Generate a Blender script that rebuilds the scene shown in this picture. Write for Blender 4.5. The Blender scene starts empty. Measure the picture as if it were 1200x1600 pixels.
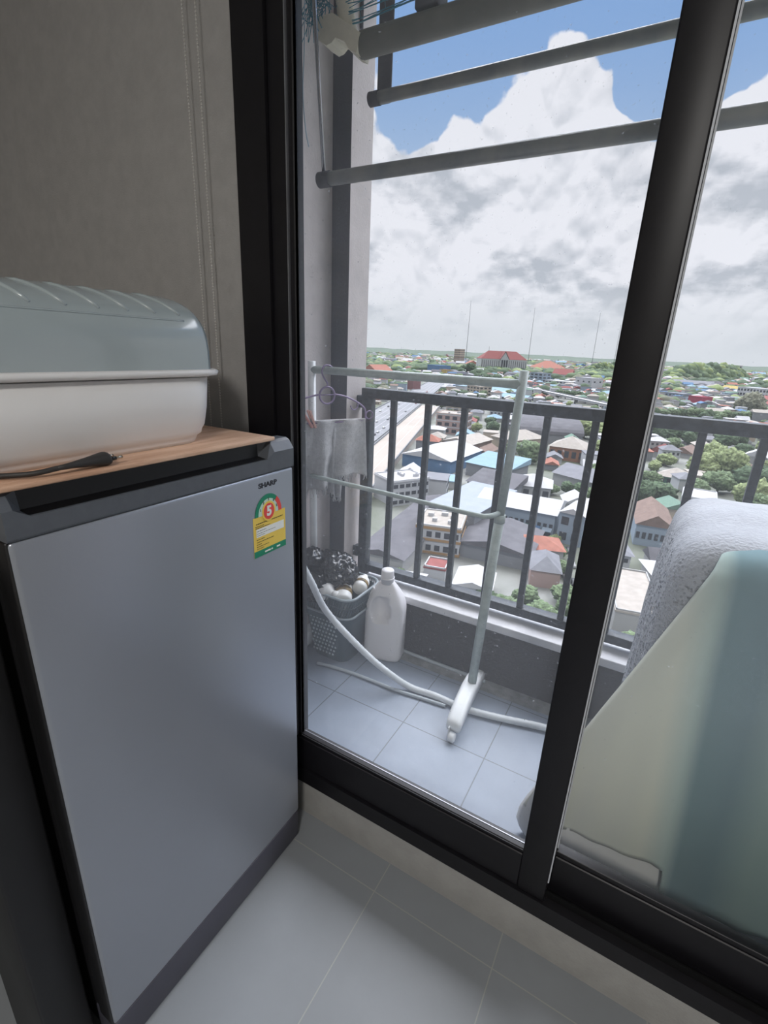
import bpy, bmesh, math, random
from mathutils import Vector, Matrix, noise
random.seed(7)
S = bpy.context.scene
COL = S.collection
PI = math.pi
# ------------------------------------------------------------------ camera
CH = 1.27
PITCH, ROLL, YAW, FPX = 0.32644, 0.045768, -0.511851, 755.27
_cy, _sy, _cp, _sp = math.cos(YAW), math.sin(YAW), math.cos(PITCH), math.sin(PITCH)
_f = Vector((_sy*_cp, _cy*_cp, -_sp)); _r = Vector((_cy, -_sy, 0)); _u = _r.cross(_f)
RX = math.cos(ROLL)*_r + math.sin(ROLL)*_u
UX = -math.sin(ROLL)*_r + math.cos(ROLL)*_u
cam = bpy.data.cameras.new('camera'); co = bpy.data.objects.new('camera', cam); COL.objects.link(co)
M = Matrix((RX, UX, -_f)).transposed().to_4x4(); M.translation = Vector((0, 0, CH)); co.matrix_world = M
cam.sensor_fit = 'HORIZONTAL'; cam.sensor_width = 36; cam.lens = FPX/1200*36
cam.clip_start = 0.02; cam.clip_end = 20000
S.camera = co
def ray(px, py): return (px-600)/FPX*RX - (py-800)/FPX*UX + _f
def atz(px, py, z): d = ray(px, py); return d*((z-CH)/d.z) + Vector((0, 0, CH))
def aty(px, py, y): d = ray(px, py); return d*(y/d.y) + Vector((0, 0, CH))
def atx(px, py, x): d = ray(px, py); return d*(x/d.x) + Vector((0, 0, CH))

S.view_settings.view_transform = 'Standard'; S.view_settings.look = 'None'
S.view_settings.exposure = 0.0; S.view_settings.gamma = 1; S.view_settings.use_curve_mapping = False

def lin(c):
    return tuple(((v/255)/12.92 if v/255 <= .04045 else ((v/255+.055)/1.055)**2.4) for v in c) + (1,)

# ------------------------------------------------------------------ world: cloudy tropical sky
W = bpy.data.worlds.new('sky'); S.world = W; W.use_nodes = True
nt = W.node_tree; nt.nodes.clear()
def N(t, **k):
    n = nt.nodes.new(t)
    for a, b in k.items(): setattr(n, a, b)
    return n
def mth(op, a, b=None, c=None, clamp=False):
    n = N('ShaderNodeMath', operation=op, use_clamp=clamp)
    for i, v in enumerate((a, b, c)):
        if v is None: continue
        if isinstance(v, (int, float)): n.inputs[i].default_value = v
        else: nt.links.new(v, n.inputs[i])
    return n.outputs[0]
def smooth(v, a, b):
    n = N('ShaderNodeMapRange', interpolation_type='SMOOTHSTEP')
    nt.links.new(v, n.inputs[0]); n.inputs[1].default_value = a; n.inputs[2].default_value = b
    return n.outputs[0]
tc = N('ShaderNodeTexCoord'); D = tc.outputs['Generated']
sep = N('ShaderNodeSeparateXYZ'); nt.links.new(D, sep.inputs[0]); dz = sep.outputs[2]
zz = mth('ADD', mth('MAXIMUM', dz, 0.0), 0.09)
comb = N('ShaderNodeCombineXYZ')
nt.links.new(mth('DIVIDE', sep.outputs[0], zz), comb.inputs[0]); nt.links.new(mth('DIVIDE', sep.outputs[1], zz), comb.inputs[1])
def noi(vec, scale, det, rough, off=(0, 0, 0), sc=(1, 1, 1)):
    mp = N('ShaderNodeMapping'); nt.links.new(vec, mp.inputs[0]); mp.inputs['Location'].default_value = off; mp.inputs['Scale'].default_value = sc
    n = N('ShaderNodeTexNoise'); nt.links.new(mp.outputs[0], n.inputs[0])
    n.inputs['Scale'].default_value = scale; n.inputs['Detail'].default_value = det; n.inputs['Roughness'].default_value = rough
    return n.outputs[0]
nA = noi(D, 7.0, 9, .58, (3.1, 1.2, 0))
nB = noi(comb.outputs[0], 1.3, 8, .6, (5, 2, 1))
nC = noi(D, 4.2, 7, .6, (9.1, 4.2, 3), (1, 1, 2.4))
def blob(px, py, rad, gain):
    d = ray(px, py).normalized()
    v = N('ShaderNodeVectorMath', operation='DOT_PRODUCT'); nt.links.new(D, v.inputs[0]); v.inputs[1].default_value = d
    n = N('ShaderNodeMapRange', interpolation_type='SMOOTHSTEP'); nt.links.new(v.outputs['Value'], n.inputs[0])
    n.inputs[1].default_value = math.cos(math.radians(rad)); n.inputs[2].default_value = math.cos(math.radians(rad*.35)); n.inputs[4].default_value = gain
    return n.outputs[0]
cov = mth('ADD', mth('MULTIPLY', mth('SUBTRACT', nA, .5), 1.5), mth('MULTIPLY', smooth(dz, .37, .25), 1.25))
def vor(off):
    mp = N('ShaderNodeMapping'); nt.links.new(D, mp.inputs[0]); mp.inputs['Location'].default_value = off
    nw = N('ShaderNodeTexNoise'); nt.links.new(mp.outputs[0], nw.inputs[0]); nw.inputs['Scale'].default_value = 5; nw.inputs['Detail'].default_value = 3
    ad = N('ShaderNodeVectorMath', operation='MULTIPLY_ADD'); nt.links.new(nw.outputs['Color'], ad.inputs[0]); ad.inputs[1].default_value = (.12, .12, .12); nt.links.new(mp.outputs[0], ad.inputs[2])
    v = N('ShaderNodeTexVoronoi'); v.feature = 'F1'; nt.links.new(ad.outputs[0], v.inputs['Vector']); v.inputs['Scale'].default_value = 9; v.inputs['Detail'].default_value = 2.5; v.inputs['Roughness'].default_value = .5
    return v.outputs['Distance']
V1 = vor((.3, .1, 0)); V2 = vor((.3, .1, .014))
cov = mth('ADD', cov, mth('MULTIPLY', mth('SUBTRACT', .60, V1), .8))
BL = [(760, 195, 6, .5), (850, 150, 6, .6), (930, 150, 6, .6), (960, 215, 6, .5), (720, 240, 5, .4), (598, 225, 5, .7), (615, 95, 3.2, .9), (1200, 165, 5, .7), (870, 80, 3, .25),
      (1020, 130, 3.6, -1.1), (1010, 30, 7, -.6), (1120, 90, 5, -.5), (700, 100, 7, -.55), (820, 20, 8, -.55), (1140, 250, 5, .6), (650, 185, 3.6, -.45), (640, 250, 2.5, -.3), (1035, 190, 2, -.8)]
for b in BL: cov = mth('ADD', cov, blob(*b))
# cloud cover added beyond the top of the view, part of the balcony fill
cov = mth('ADD', cov, mth('MULTIPLY', smooth(dz, .50, .62), 1.2))
mask = smooth(cov, .18, .34)
nS1 = noi(D, 8.5, 8, .6, (3.1, 1.2, 0)); nS2 = noi(D, 8.5, 8, .6, (3.1, 1.2, .22))
relief = mth('ADD', mth('MULTIPLY', mth('SUBTRACT', nS2, nS1), 1.5), mth('MULTIPLY', mth('SUBTRACT', V1, V2), 2.0))
grey = mth('ADD', relief, mth('ADD', mth('MULTIPLY', smooth(nC, .46, .62), mth('ADD', mth('MULTIPLY', smooth(dz, .42, .16), .75), .25)), mth('MULTIPLY', smooth(nB, .45, .72), .28)), clamp=True)
def mixc(f, a, b):
    n = N('ShaderNodeMix', data_type='RGBA')
    if isinstance(f, (int, float)): n.inputs[0].default_value = f
    else: nt.links.new(f, n.inputs[0])
    for v, i in ((a, 6), (b, 7)):
        if isinstance(v, tuple): n.inputs[i].default_value = v
        else: nt.links.new(v, n.inputs[i])
    return n.outputs[2]
cloud = mixc(grey, lin((243, 244, 252)), lin((190, 196, 207)))
blue = mixc(smooth(dz, .1, .5), lin((190, 208, 228)), lin((134, 172, 224)))
sky = mixc(mask, blue, cloud)
sky = mixc(mth('MULTIPLY', smooth(dz, .15, .0), .95), sky, lin((222, 227, 234)))
sky = mixc(smooth(dz, .0, -.02), sky, lin((150, 160, 160)))
bg = N('ShaderNodeBackground'); nt.links.new(sky, bg.inputs[0])
# bright sky zone out of view, added to light the balcony and room
azv = mth('DIVIDE', mth('ADD', mth('MULTIPLY', sep.outputs[0], -.35), mth('MULTIPLY', sep.outputs[1], .94)), mth('SQRT', mth('SUBTRACT', 1.0001, mth('MULTIPLY', dz, dz))))
hi = mth('MULTIPLY_ADD', mth('MULTIPLY', mth('MULTIPLY', smooth(dz, .49, .60), smooth(dz, .97, .88)), smooth(azv, -.05, .45)), 11.0, 1.0)
nt.links.new(hi, bg.inputs[1])
ow = N('ShaderNodeOutputWorld'); nt.links.new(bg.outputs[0], ow.inputs[0])
# ------------------------------------------------------------------ sun (high, behind the building)
sd = bpy.data.lights.new('sun', 'SUN'); sd.energy = 1.3; sd.angle = math.radians(2.5); sd.color = (1, .96, .9)
so = bpy.data.objects.new('sun', sd); COL.objects.link(so)
so.rotation_euler = Vector((-.35, .55, -1.0)).to_track_quat('-Z', 'Y').to_euler()

# ------------------------------------------------------------------ materials
def mat(name, col, rough=.6, metal=0, var=0, vscale=8, bump=0, bscale=60, spec=.5, trans=0, sub=0, col2=None, ramp=(.35, .65), alpha=1, coat=0, sc=(1, 1, 1)):
    m = bpy.data.materials.new(name); m.use_nodes = True
    n = m.node_tree; b = n.nodes['Principled BSDF']
    c = lin(col)
    b.inputs['Base Color'].default_value = c; b.inputs['Roughness'].default_value = rough; b.inputs['Metallic'].default_value = metal
    b.inputs['Specular IOR Level'].default_value = spec; b.inputs['Coat Weight'].default_value = coat
    if trans: b.inputs['Transmission Weight'].default_value = trans
    if alpha < 1: b.inputs['Alpha'].default_value = alpha
    t = n.nodes.new('ShaderNodeTexCoord'); mp = n.nodes.new('ShaderNodeMapping'); mp.inputs['Scale'].default_value = sc
    n.links.new(t.outputs['Object'], mp.inputs[0])
    if var or col2:
        x = n.nodes.new('ShaderNodeTexNoise'); x.inputs['Scale'].default_value = vscale; x.inputs['Detail'].default_value = 6; x.inputs['Roughness'].default_value = .6
        n.links.new(mp.outputs[0], x.inputs[0])
        r = n.nodes.new('ShaderNodeMapRange'); n.links.new(x.outputs[0], r.inputs[0]); r.inputs[1].default_value = ramp[0]; r.inputs[2].default_value = ramp[1]
        k = n.nodes.new('ShaderNodeMix'); k.data_type = 'RGBA'; n.links.new(r.outputs[0], k.inputs[0])
        k.inputs[6].default_value = tuple(v*(1-var) for v in c[:3])+(1,); k.inputs[7].default_value = lin(col2) if col2 else tuple(min(1, v*(1+var)) for v in c[:3])+(1,)
        n.links.new(k.outputs[2], b.inputs['Base Color'])
    if bump:
        x = n.nodes.new('ShaderNodeTexNoise'); x.inputs['Scale'].default_value = bscale; x.inputs['Detail'].default_value = 5
        n.links.new(mp.outputs[0], x.inputs[0]); u = n.nodes.new('ShaderNodeBump'); u.inputs['Strength'].default_value = bump; u.inputs['Distance'].default_value = .01
        n.links.new(x.outputs[0], u.inputs['Height']); n.links.new(u.outputs[0], b.inputs['Normal'])
    return m
def tile_mat(name, col, grout, x0, dx, y0, dy, gw=.003, rough=.4, var=.08, stain=None):
    m = mat(name, col, rough); n = m.node_tree; b = n.nodes['Principled BSDF']
    t = n.nodes.new('ShaderNodeTexCoord'); s = n.nodes.new('ShaderNodeSeparateXYZ'); n.links.new(t.outputs['Object'], s.inputs[0])
    def mm(op, a, c=None):
        q = n.nodes.new('ShaderNodeMath'); q.operation = op
        for i, v in enumerate((a, c)):
            if v is None: continue
            if isinstance(v, (int, float)): q.inputs[i].default_value = v
            else: n.links.new(v, q.inputs[i])
        return q.outputs[0]
    def line(v, o, d):
        q = mm('PINGPONG', mm('SUBTRACT', v, o), d/2)
        return mm('LESS_THAN', q, gw/2)
    g = mm('MAXIMUM', line(s.outputs[0], x0, dx), line(s.outputs[1], y0, dy))
    x = n.nodes.new('ShaderNodeTexNoise'); x.inputs['Scale'].default_value = 5; x.inputs['Detail'].default_value = 9; x.inputs['Roughness'].default_value = .65; n.links.new(t.outputs['Object'], x.inputs[0])
    k = n.nodes.new('ShaderNodeMix'); k.data_type = 'RGBA'; c = lin(col)
    r = n.nodes.new('ShaderNodeMapRange'); n.links.new(x.outputs[0], r.inputs[0]); r.inputs[1].default_value = .3; r.inputs[2].default_value = .7
    n.links.new(r.outputs[0], k.inputs[0]); k.inputs[6].default_value = tuple(v*(1-var) for v in c[:3])+(1,); k.inputs[7].default_value = tuple(v*(1+var) for v in c[:3])+(1,)
    k2 = n.nodes.new('ShaderNodeMix'); k2.data_type = 'RGBA'; n.links.new(g, k2.inputs[0]); n.links.new(k.outputs[2], k2.inputs[6]); k2.inputs[7].default_value = lin(grout)
    n.links.new(k2.outputs[2], b.inputs['Base Color'])
    return m

# ------------------------------------------------------------------ mesh helpers
class MB:
    def __init__(s): s.v = []; s.f = []; s.mi = []; s.sm = []; s.m = 0
    def add(s, vs, fs, smooth=False):
        o = len(s.v); s.v += [tuple(v) for v in vs]
        for f in fs: s.f.append([i+o for i in f]); s.mi.append(s.m); s.sm.append(smooth)
        return s
    def box(s, x0, x1, y0, y1, z0, z1, T=None):
        vs = [Vector((x, y, z)) for x in (x0, x1) for y in (y0, y1) for z in (z0, z1)]
        if T: vs = [T @ v for v in vs]
        return s.add(vs, [(0, 1, 3, 2), (4, 6, 7, 5), (0, 4, 5, 1), (2, 3, 7, 6), (0, 2, 6, 4), (1, 5, 7, 3)])
    def rbox(s, x0, x1, y0, y1, z0, z1, r=.005, seg=3, T=None):
        bm = bmesh.new(); bmesh.ops.create_cube(bm, size=1)
        for v in bm.verts: v.co = Vector((x0+(v.co.x+.5)*(x1-x0), y0+(v.co.y+.5)*(y1-y0), z0+(v.co.z+.5)*(z1-z0)))
        bmesh.ops.bevel(bm, geom=list(bm.edges), offset=r, segments=seg, profile=.5, affect='EDGES')
        if T: bm.transform(T)
        bm.verts.index_update(); s.add([v.co.copy() for v in bm.verts], [[v.index for v in f.verts] for f in bm.faces], seg > 1); bm.free(); return s
    def tube(s, pts, r, n=10, cap=True, closed=False, sq=False):
        pts = [Vector(p) for p in pts]; rs = r if isinstance(r, (list, tuple)) else [r]*len(pts)
        L = len(pts); up = None; vs = []
        for i, p in enumerate(pts):
            if closed: t = (pts[(i+1) % L]-pts[i-1])
            else: t = pts[min(i+1, L-1)]-pts[max(i-1, 0)]
            t = t.normalized() if t.length else Vector((0, 0, 1))
            if up is None: up = t.orthogonal().normalized() if not sq else (Vector((0, 0, 1)) if abs(t.z) < .9 else Vector((0, 1, 0)))
            up = (up-t*up.dot(t)).normalized(); sd = t.cross(up)
            for k in range(n):
                a = 2*PI*k/n; vs.append(p+(up*math.cos(a)+sd*math.sin(a))*rs[i])
        fs = []
        for i in range(L if closed else L-1):
            for k in range(n):
                a = i*n+k; b = i*n+(k+1) % n; c = ((i+1) % L)*n+(k+1) % n; d = ((i+1) % L)*n+k; fs.append((a, b, c, d))
        s.add(vs, fs, True)
        if cap and not closed:
            o = len(s.v)-len(vs); s.f.append([o+k for k in range(n)][::-1]); s.mi.append(s.m); s.sm.append(False)
            s.f.append([o+(L-1)*n+k for k in range(n)]); s.mi.append(s.m); s.sm.append(False)
        return s
    def loft(s, rings, cap=True, smooth=True, closed=True):
        n = len(rings[0]); vs = [v for r in rings for v in r]; fs = []
        for i in range(len(rings)-1):
            for k in range(n if closed else n-1):
                fs.append((i*n+k, i*n+(k+1) % n, (i+1)*n+(k+1) % n, (i+1)*n+k))
        if cap: fs.append(list(range(n))[::-1]); fs.append([(len(rings)-1)*n+k for k in range(n)])
        return s.add(vs, fs, smooth)
    def lathe(s, prof, c=(0, 0, 0), n=20, T=None):
        vs = []
        for r, z in prof:
            for k in range(n): v = Vector((r*math.cos(2*PI*k/n)+c[0], r*math.sin(2*PI*k/n)+c[1], z+c[2])); vs.append(T @ v if T else v)
        return s.loft([vs[i*n:(i+1)*n] for i in range(len(prof))])
    def sphere(s, c, r, sub=2, fn=None):
        bm = bmesh.new(); bmesh.ops.create_icosphere(bm, subdivisions=sub, radius=1)
        vs = []
        for v in bm.verts:
            p = v.co.normalized(); q = fn(p) if fn else 1
            rr = r if isinstance(r, (tuple, list)) else (r, r, r)
            vs.append(Vector((c[0]+p.x*rr[0]*q, c[1]+p.y*rr[1]*q, c[2]+p.z*rr[2]*q)))
        bm.verts.index_update(); s.add(vs, [[v.index for v in f.verts] for f in bm.faces], True); bm.free(); return s
    def build(s, name, mats, parent=None, recalc=False):
        me = bpy.data.meshes.new(name); me.from_pydata(s.v, [], s.f)
        for m in (mats if isinstance(mats, (list, tuple)) else [mats]): me.materials.append(m)
        me.polygons.foreach_set('material_index', s.mi); me.polygons.foreach_set('use_smooth', s.sm)
        if recalc:
            bm = bmesh.new(); bm.from_mesh(me); bmesh.ops.recalc_face_normals(bm, faces=bm.faces); bm.to_mesh(me); bm.free()
        me.update()
        o = bpy.data.objects.new(name, me); COL.objects.link(o)
        if parent is not None: o.parent = parent
        return o
def tag(o, label=None, cat=None, group=None, kind=None):
    for k, v in (('label', label), ('category', cat), ('group', group), ('kind', kind)):
        if v: o[k] = v
    return o
def empty(name, loc=(0, 0, 0), rz=0):
    o = bpy.data.objects.new(name, None); COL.objects.link(o); o.location = loc; o.rotation_euler = (0, 0, rz); o.empty_display_size = .05; return o
def copy_tree(o, parent=None):
    c = o.copy(); COL.objects.link(c); c.parent = parent
    for ch in list(o.children): copy_tree(ch, c)
    return c
def rrect(cx, cy, hx, hy, r, z, n=6, T=None):
    out = []
    for q, (sx, sy) in enumerate(((1, 1), (-1, 1), (-1, -1), (1, -1))):
        for k in range(n):
            a = PI/2*(q+k/(n-1)); out.append(Vector((cx+sx*(hx-r)+r*math.cos(a), cy+sy*(hy-r)+r*math.sin(a), z)))
    return [T @ v for v in out] if T else out
def spline(pts, n=8):
    P = [Vector(p) for p in pts]; P = [2*P[0]-P[1]]+P+[2*P[-1]-P[-2]]; out = []
    for i in range(1, len(P)-2):
        for k in range(n):
            t = k/n; a, b, c, d = P[i-1:i+3]
            out.append(.5*((2*b)+(c-a)*t+(2*a-5*b+4*c-d)*t*t+(-a+3*b-3*c+d)*t**3))
    return out+[P[-2]]
def text_mesh(body, size, material, name, parent, Mtx, extrude=.0004, bold=0):
    cu = bpy.data.curves.new(name, 'FONT'); cu.body = body; cu.size = size; cu.extrude = extrude; cu.align_x = 'CENTER'; cu.align_y = 'CENTER'; cu.offset = bold
    t = bpy.data.objects.new(name, cu); COL.objects.link(t)
    dg = bpy.context.evaluated_depsgraph_get(); me = bpy.data.meshes.new_from_object(t.evaluated_get(dg))
    bpy.data.objects.remove(t); me.transform(Mtx); me.materials.clear(); me.materials.append(material)
    o = bpy.data.objects.new(name, me); COL.objects.link(o); o.parent = parent; return o

# ------------------------------------------------------------------ room
m_wall = mat('tan_plaster', (172, 170, 168), .85, var=.05, vscale=30, bump=.15, bscale=300)
m_room = mat('room_paint', (196, 192, 186), .9, var=.03)
m_ceil = mat('ceiling_paint', (225, 225, 222), .9, var=.02)
m_kerb = mat('kerb_plaster', (158, 157, 154), .8, var=.06, vscale=20, bump=.1, bscale=200)
m_black = mat('black_aluminium', (24, 23, 27), .42, metal=0, var=.12, vscale=40, spec=.35)
m_black2 = mat('black_track', (13, 13, 15), .45, var=.1, vscale=30, spec=.3)
m_edge = mat('worn_aluminium_edge', (150, 152, 158), .35, metal=.6, var=.1)
m_tile = tile_mat('indoor_tile', (138, 142, 146), (158, 158, 154), -.39, .30, .733, .6, .0025, .38, .05)
Y0 = .817
def struct(name, mb, m, parent=None):
    o = mb.build(name, m, parent)
    if parent is None: o['kind'] = 'structure'
    return o
struct('floor', MB().box(-2.0, 2.2, -2.6, Y0+.0, -.12, 0), m_tile)
struct('ceiling', MB().box(-2.0, 2.2, -2.6, Y0, 2.6, 2.72), m_ceil)
struct('wall_left', MB().box(-2.1, -2.0, -2.7, Y0+.12, -.12, 2.72), m_room)
struct('wall_right', MB().box(2.2, 2.3, -2.7, Y0+.12, -.12, 2.72), m_room)
struct('wall_back', MB().box(-2.0, 2.2, -2.7, -2.6, -.12, 2.72), m_room)
w = MB().box(-2.0, -.822, Y0, Y0+.12, -.12, 2.72); w.box(-.822, 1.62, Y0, Y0+.12, 2.33, 2.72); w.box(1.62, 2.2, Y0, Y0+.12, -.12, 2.72)
struct('wall_front', w, m_wall)
struct('trim_1', MB().rbox(-.822, 1.62, Y0-.004, Y0+.12, -.12, .110, .003, 2), m_kerb)      # kerb below the door

door = empty('door_1', (0, 0, 0)); door['kind'] = 'structure'
XL, XR, ZB, ZT = -.82, 1.62, .112, 2.33
fr = MB()
fr.box(XL, -.742, Y0-.008, Y0+.10, ZB, ZT)                       # left jamb
fr.box(XR-.06, XR, Y0-.008, Y0+.10, ZB, ZT)
fr.box(-.742, XR-.06, Y0-.008, Y0+.10, ZT-.06, ZT)
fr.box(-.742, XR-.06, Y0-.008, Y0+.10, ZB, ZB+.045)               # sill
fr.build('outer_frame', m_black, door)
tr = MB()
for yy in (.012, .045, .078): tr.box(-.742, XR-.06, Y0+yy, Y0+yy+.004, ZB+.045, ZB+.062)
tr.build('track', m_black2, door)
m_glass = bpy.data.materials.new('dusty_window_glass'); m_glass.use_nodes = True
g = m_glass.node_tree; g.nodes.clear()
go = g.nodes.new('ShaderNodeOutputMaterial'); gt = g.nodes.new('ShaderNodeBsdfTransparent'); gt.inputs[0].default_value = (.985, .99, .99, 1)
gg = g.nodes.new('ShaderNodeBsdfGlossy'); gg.inputs['Roughness'].default_value = .02
gl_ = g.nodes.new('ShaderNodeLayerWeight'); gp_ = g.nodes.new('ShaderNodeMath'); gp_.operation = 'POWER'; g.links.new(gl_.outputs['Facing'], gp_.inputs[0]); gp_.inputs[1].default_value = 5
gf = g.nodes.new('ShaderNodeMath'); gf.operation = 'MULTIPLY_ADD'; g.links.new(gp_.outputs[0], gf.inputs[0]); gf.inputs[1].default_value = .6; gf.inputs[2].default_value = .022
gm = g.nodes.new('ShaderNodeMixShader'); g.links.new(gf.outputs[0], gm.inputs[0]); g.links.new(gt.outputs[0], gm.inputs[1]); g.links.new(gg.outputs[0], gm.inputs[2])
gd = g.nodes.new('ShaderNodeBsdfTranslucent'); gd.inputs[0].default_value = (.8, .82, .85, 1)
gtc = g.nodes.new('ShaderNodeTexCoord'); gn = g.nodes.new('ShaderNodeTexNoise'); gn.inputs['Scale'].default_value = 160; gn.inputs['Detail'].default_value = 2; g.links.new(gtc.outputs['Object'], gn.inputs[0])
gr = g.nodes.new('ShaderNodeMapRange'); g.links.new(gn.outputs[0], gr.inputs[0]); gr.inputs[1].default_value = .70; gr.inputs[2].default_value = .78; gr.inputs[3].default_value = .034; gr.inputs[4].default_value = .3
gx = g.nodes.new('ShaderNodeMixShader'); g.links.new(gr.outputs[0], gx.inputs[0]); g.links.new(gm.outputs[0], gx.inputs[1]); g.links.new(gd.outputs[0], gx.inputs[2]); g.links.new(gx.outputs[0], go.inputs[0])
# front (left) sliding panel
GB = .267
p1 = empty('sliding_panel', (0, 0, 0)); p1.parent = door
s = MB(); a, b = Y0, Y0+.030
s.rbox(-.742, -.700, a, b, ZB+.047, ZT-.06, .002, 1); s.rbox(-.700, -.686, a+.004, b-.004, ZB+.047, ZT-.06, .002, 1)
s.rbox(-.080, -.021, a-.003, b, ZB+.047, ZT-.06, .003, 2)
s.rbox(-.700, -.079, a, b, ZB+.047, GB-.012, .002, 1); s.rbox(-.700, -.079, a+.004, b-.003, GB-.012, GB, .001, 1)
s.rbox(-.700, -.079, a, b, ZT-.12, ZT-.06, .002, 1); s.build('panel_frame', m_black, p1)
e = MB(); e.box(-.7015, -.6995, a-.001, a+.006, GB-.01, ZT-.12); e.box(-.6875, -.6860, a+.006, a+.014, GB, ZT-.12); e.box(-.686, -.079, a+.003, a+.005, GB-.004, GB-.0025); e.box(-.686, -.079, a+.016, a+.018, GB, GB+.0015)
e.build('glazing_bead', m_edge, p1)
gp = MB().box(-.688, -.078, a+.013, a+.018, GB-.004, ZT-.118).build('glass_pane', m_glass, p1)
# rear (right) panel
p2 = empty('sliding_panel', (0, 0, 0)); p2.parent = door
s = MB(); a, b = Y0+.033, Y0+.063
s.rbox(-.075, -.0185, a, b, ZB+.047, ZT-.06, .002, 1); s.rbox(1.50, 1.56, a, b, ZB+.047, ZT-.06, .002, 1)
s.rbox(-.019, 1.50, a, b, ZB+.047, GB-.012, .002, 1); s.rbox(-.019, 1.50, a+.004, b-.003, GB-.012, GB, .001, 1); s.rbox(-.019, 1.50, a, b, ZT-.12, ZT-.06, .002, 1)
s.build('panel_frame', m_black, p2)
e = MB(); e.box(-.0212, -.0186, Y0-.002, Y0+.001, GB-.05, ZT-.12); e.box(-.0185, -.0160, a+.012, a+.014, GB, ZT-.12); e.build('glazing_bead', mat('painted_edge_highlight', (196, 200, 206), .4), p2)  # lit highlight along the stile edge, painted as a bright strip
MB().box(-.019, 1.502, a+.013, a+.018, GB-.004, ZT-.118).build('glass_pane', m_glass, p2)

# unseen fill lamp added on the ceiling behind the camera
lampd = bpy.data.lights.new('fill_light', 'AREA'); lampd.shape = 'DISK'; lampd.size = .36; lampd.energy = 42; lampd.color = (1, .97, .93)
lo = bpy.data.objects.new('fill_light', lampd); COL.objects.link(lo); lo.location = (.5, -1.3, 2.50)
cl = empty('added_fill_lamp', (.5, -1.3, 2.6)); tag(cl, 'added round white fill lamp on the ceiling, unseen behind the viewer', 'lamp')
MB().lathe([(.0, 0), (.19, 0), (.19, -.03), (.0, -.03)], n=32).build('fill_lamp_base', m_ceil, cl, True)
md = bpy.data.materials.new('fill_lamp_diffuser'); md.use_nodes = True; md.node_tree.nodes['Principled BSDF'].inputs['Emission Color'].default_value = (1, .97, .93, 1); md.node_tree.nodes['Principled BSDF'].inputs['Emission Strength'].default_value = 2
MB().lathe([(.0, -.031), (.18, -.031), (.17, -.06), (.11, -.078), (0, -.085)], n=32).build('fill_lamp_shade', md, cl, True)

# ------------------------------------------------------------------ balcony
m_btile = tile_mat('balcony_tile', (134, 144, 158), (98, 104, 112), -.598, .303, 1.277, .303, .004, .45, .12)
m_bwall = mat('balcony_render', (196, 188, 186), .85, var=.06, vscale=14, bump=.2, bscale=150)
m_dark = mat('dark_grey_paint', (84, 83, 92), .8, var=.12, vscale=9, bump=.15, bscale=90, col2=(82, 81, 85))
m_lowwall = mat('stained_charcoal_paint', (44, 43, 43), .8, var=.15, vscale=30, bump=.15, bscale=90)
n_ = m_lowwall.node_tree
m_cope = mat('weathered_white_coping', (205, 205, 208), .8, var=.06, vscale=18, bump=.2, bscale=60)
m_gutter = mat('grimy_concrete', (136, 138, 138), .8, var=.22, vscale=26, bump=.2, bscale=80)
struct('floor_balcony', MB().box(-1.21, 2.05, Y0+.12, 1.60, -.12, 0), m_btile)
struct('trim_2', MB().box(-1.21, 2.05, 1.60, 1.67, -.12, .001), m_gutter)
struct('trim_3', MB().box(-.822, 1.62, Y0+.12, Y0+.16, -.12, .105), m_dark)
struct('wall_balcony_left', MB().box(-1.45, -1.21, Y0+.12, 1.9, -.3, 2.6), m_bwall)
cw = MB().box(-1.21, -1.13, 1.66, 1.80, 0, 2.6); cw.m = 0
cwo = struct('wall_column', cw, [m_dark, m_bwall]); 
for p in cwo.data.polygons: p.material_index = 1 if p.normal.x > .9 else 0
struct('wall_balcony_right', MB().box(2.05, 2.2, Y0+.12, 1.9, -.3, 2.6), m_bwall)
struct('ceiling_balcony', MB().box(-1.6, 2.3, Y0+.12, 1.95, 2.6, 2.9), m_ceil)
struct('wall_low', MB().box(-1.13, 2.05, 1.67, 1.85, -.3, .235), m_lowwall)
struct('trim_4', MB().rbox(-1.13, 2.05, 1.662, 1.87, .235, .268, .004, 2), m_cope)
# railing
m_rail = mat('dark_blue_grey_railing_paint', (40, 45, 51), .5, var=.25, vscale=50, bump=.1, spec=.4, col2=(60, 66, 72))
rl = empty('balcony_railing', (-.1, 1.76, .268)); tag(rl, 'dark grey metal balcony railing with vertical balusters on the white coping', 'railing')
def rp(name, mb): o = mb.build(name, m_rail, rl); o.location = (.1, -1.76, -.268); return o
rp('top_rail', MB().rbox(-1.105, 2.05, 1.73, 1.775, 1.072, 1.112, .003, 2))
rp('bottom_rail', MB().rbox(-1.105, 2.05, 1.735, 1.785, .290, .325, .003, 2))
rp('post', MB().rbox(-1.102, -1.060, 1.731, 1.774, .268, 1.075, .003, 2))
rp('post', MB().rbox(-.062, -.026, 1.733, 1.772, .325, 1.075, .003, 2))
for i, x in enumerate((-.960, -.806, -.655, -.497, -.350, -.194, .108, .262, .415, .57, .72, .875, 1.03, 1.18)):
    rp('baluster', MB().rbox(x-.0115, x+.0115, 1.740, 1.763, .320, 1.075, .002, 1))
rp('wall_bracket', MB().rbox(-1.132, -1.100, 1.735, 1.770, 1.030, 1.080, .002, 1))
b = MB().rbox(-1.132, -1.100, 1.735, 1.770, .36, .40, .002, 1)
for k in range(4): b.rbox(-1.128+k*.007, -1.125+k*.007, 1.728, 1.737, .355, .405, .001, 1)
rp('wall_bracket', b)

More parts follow.
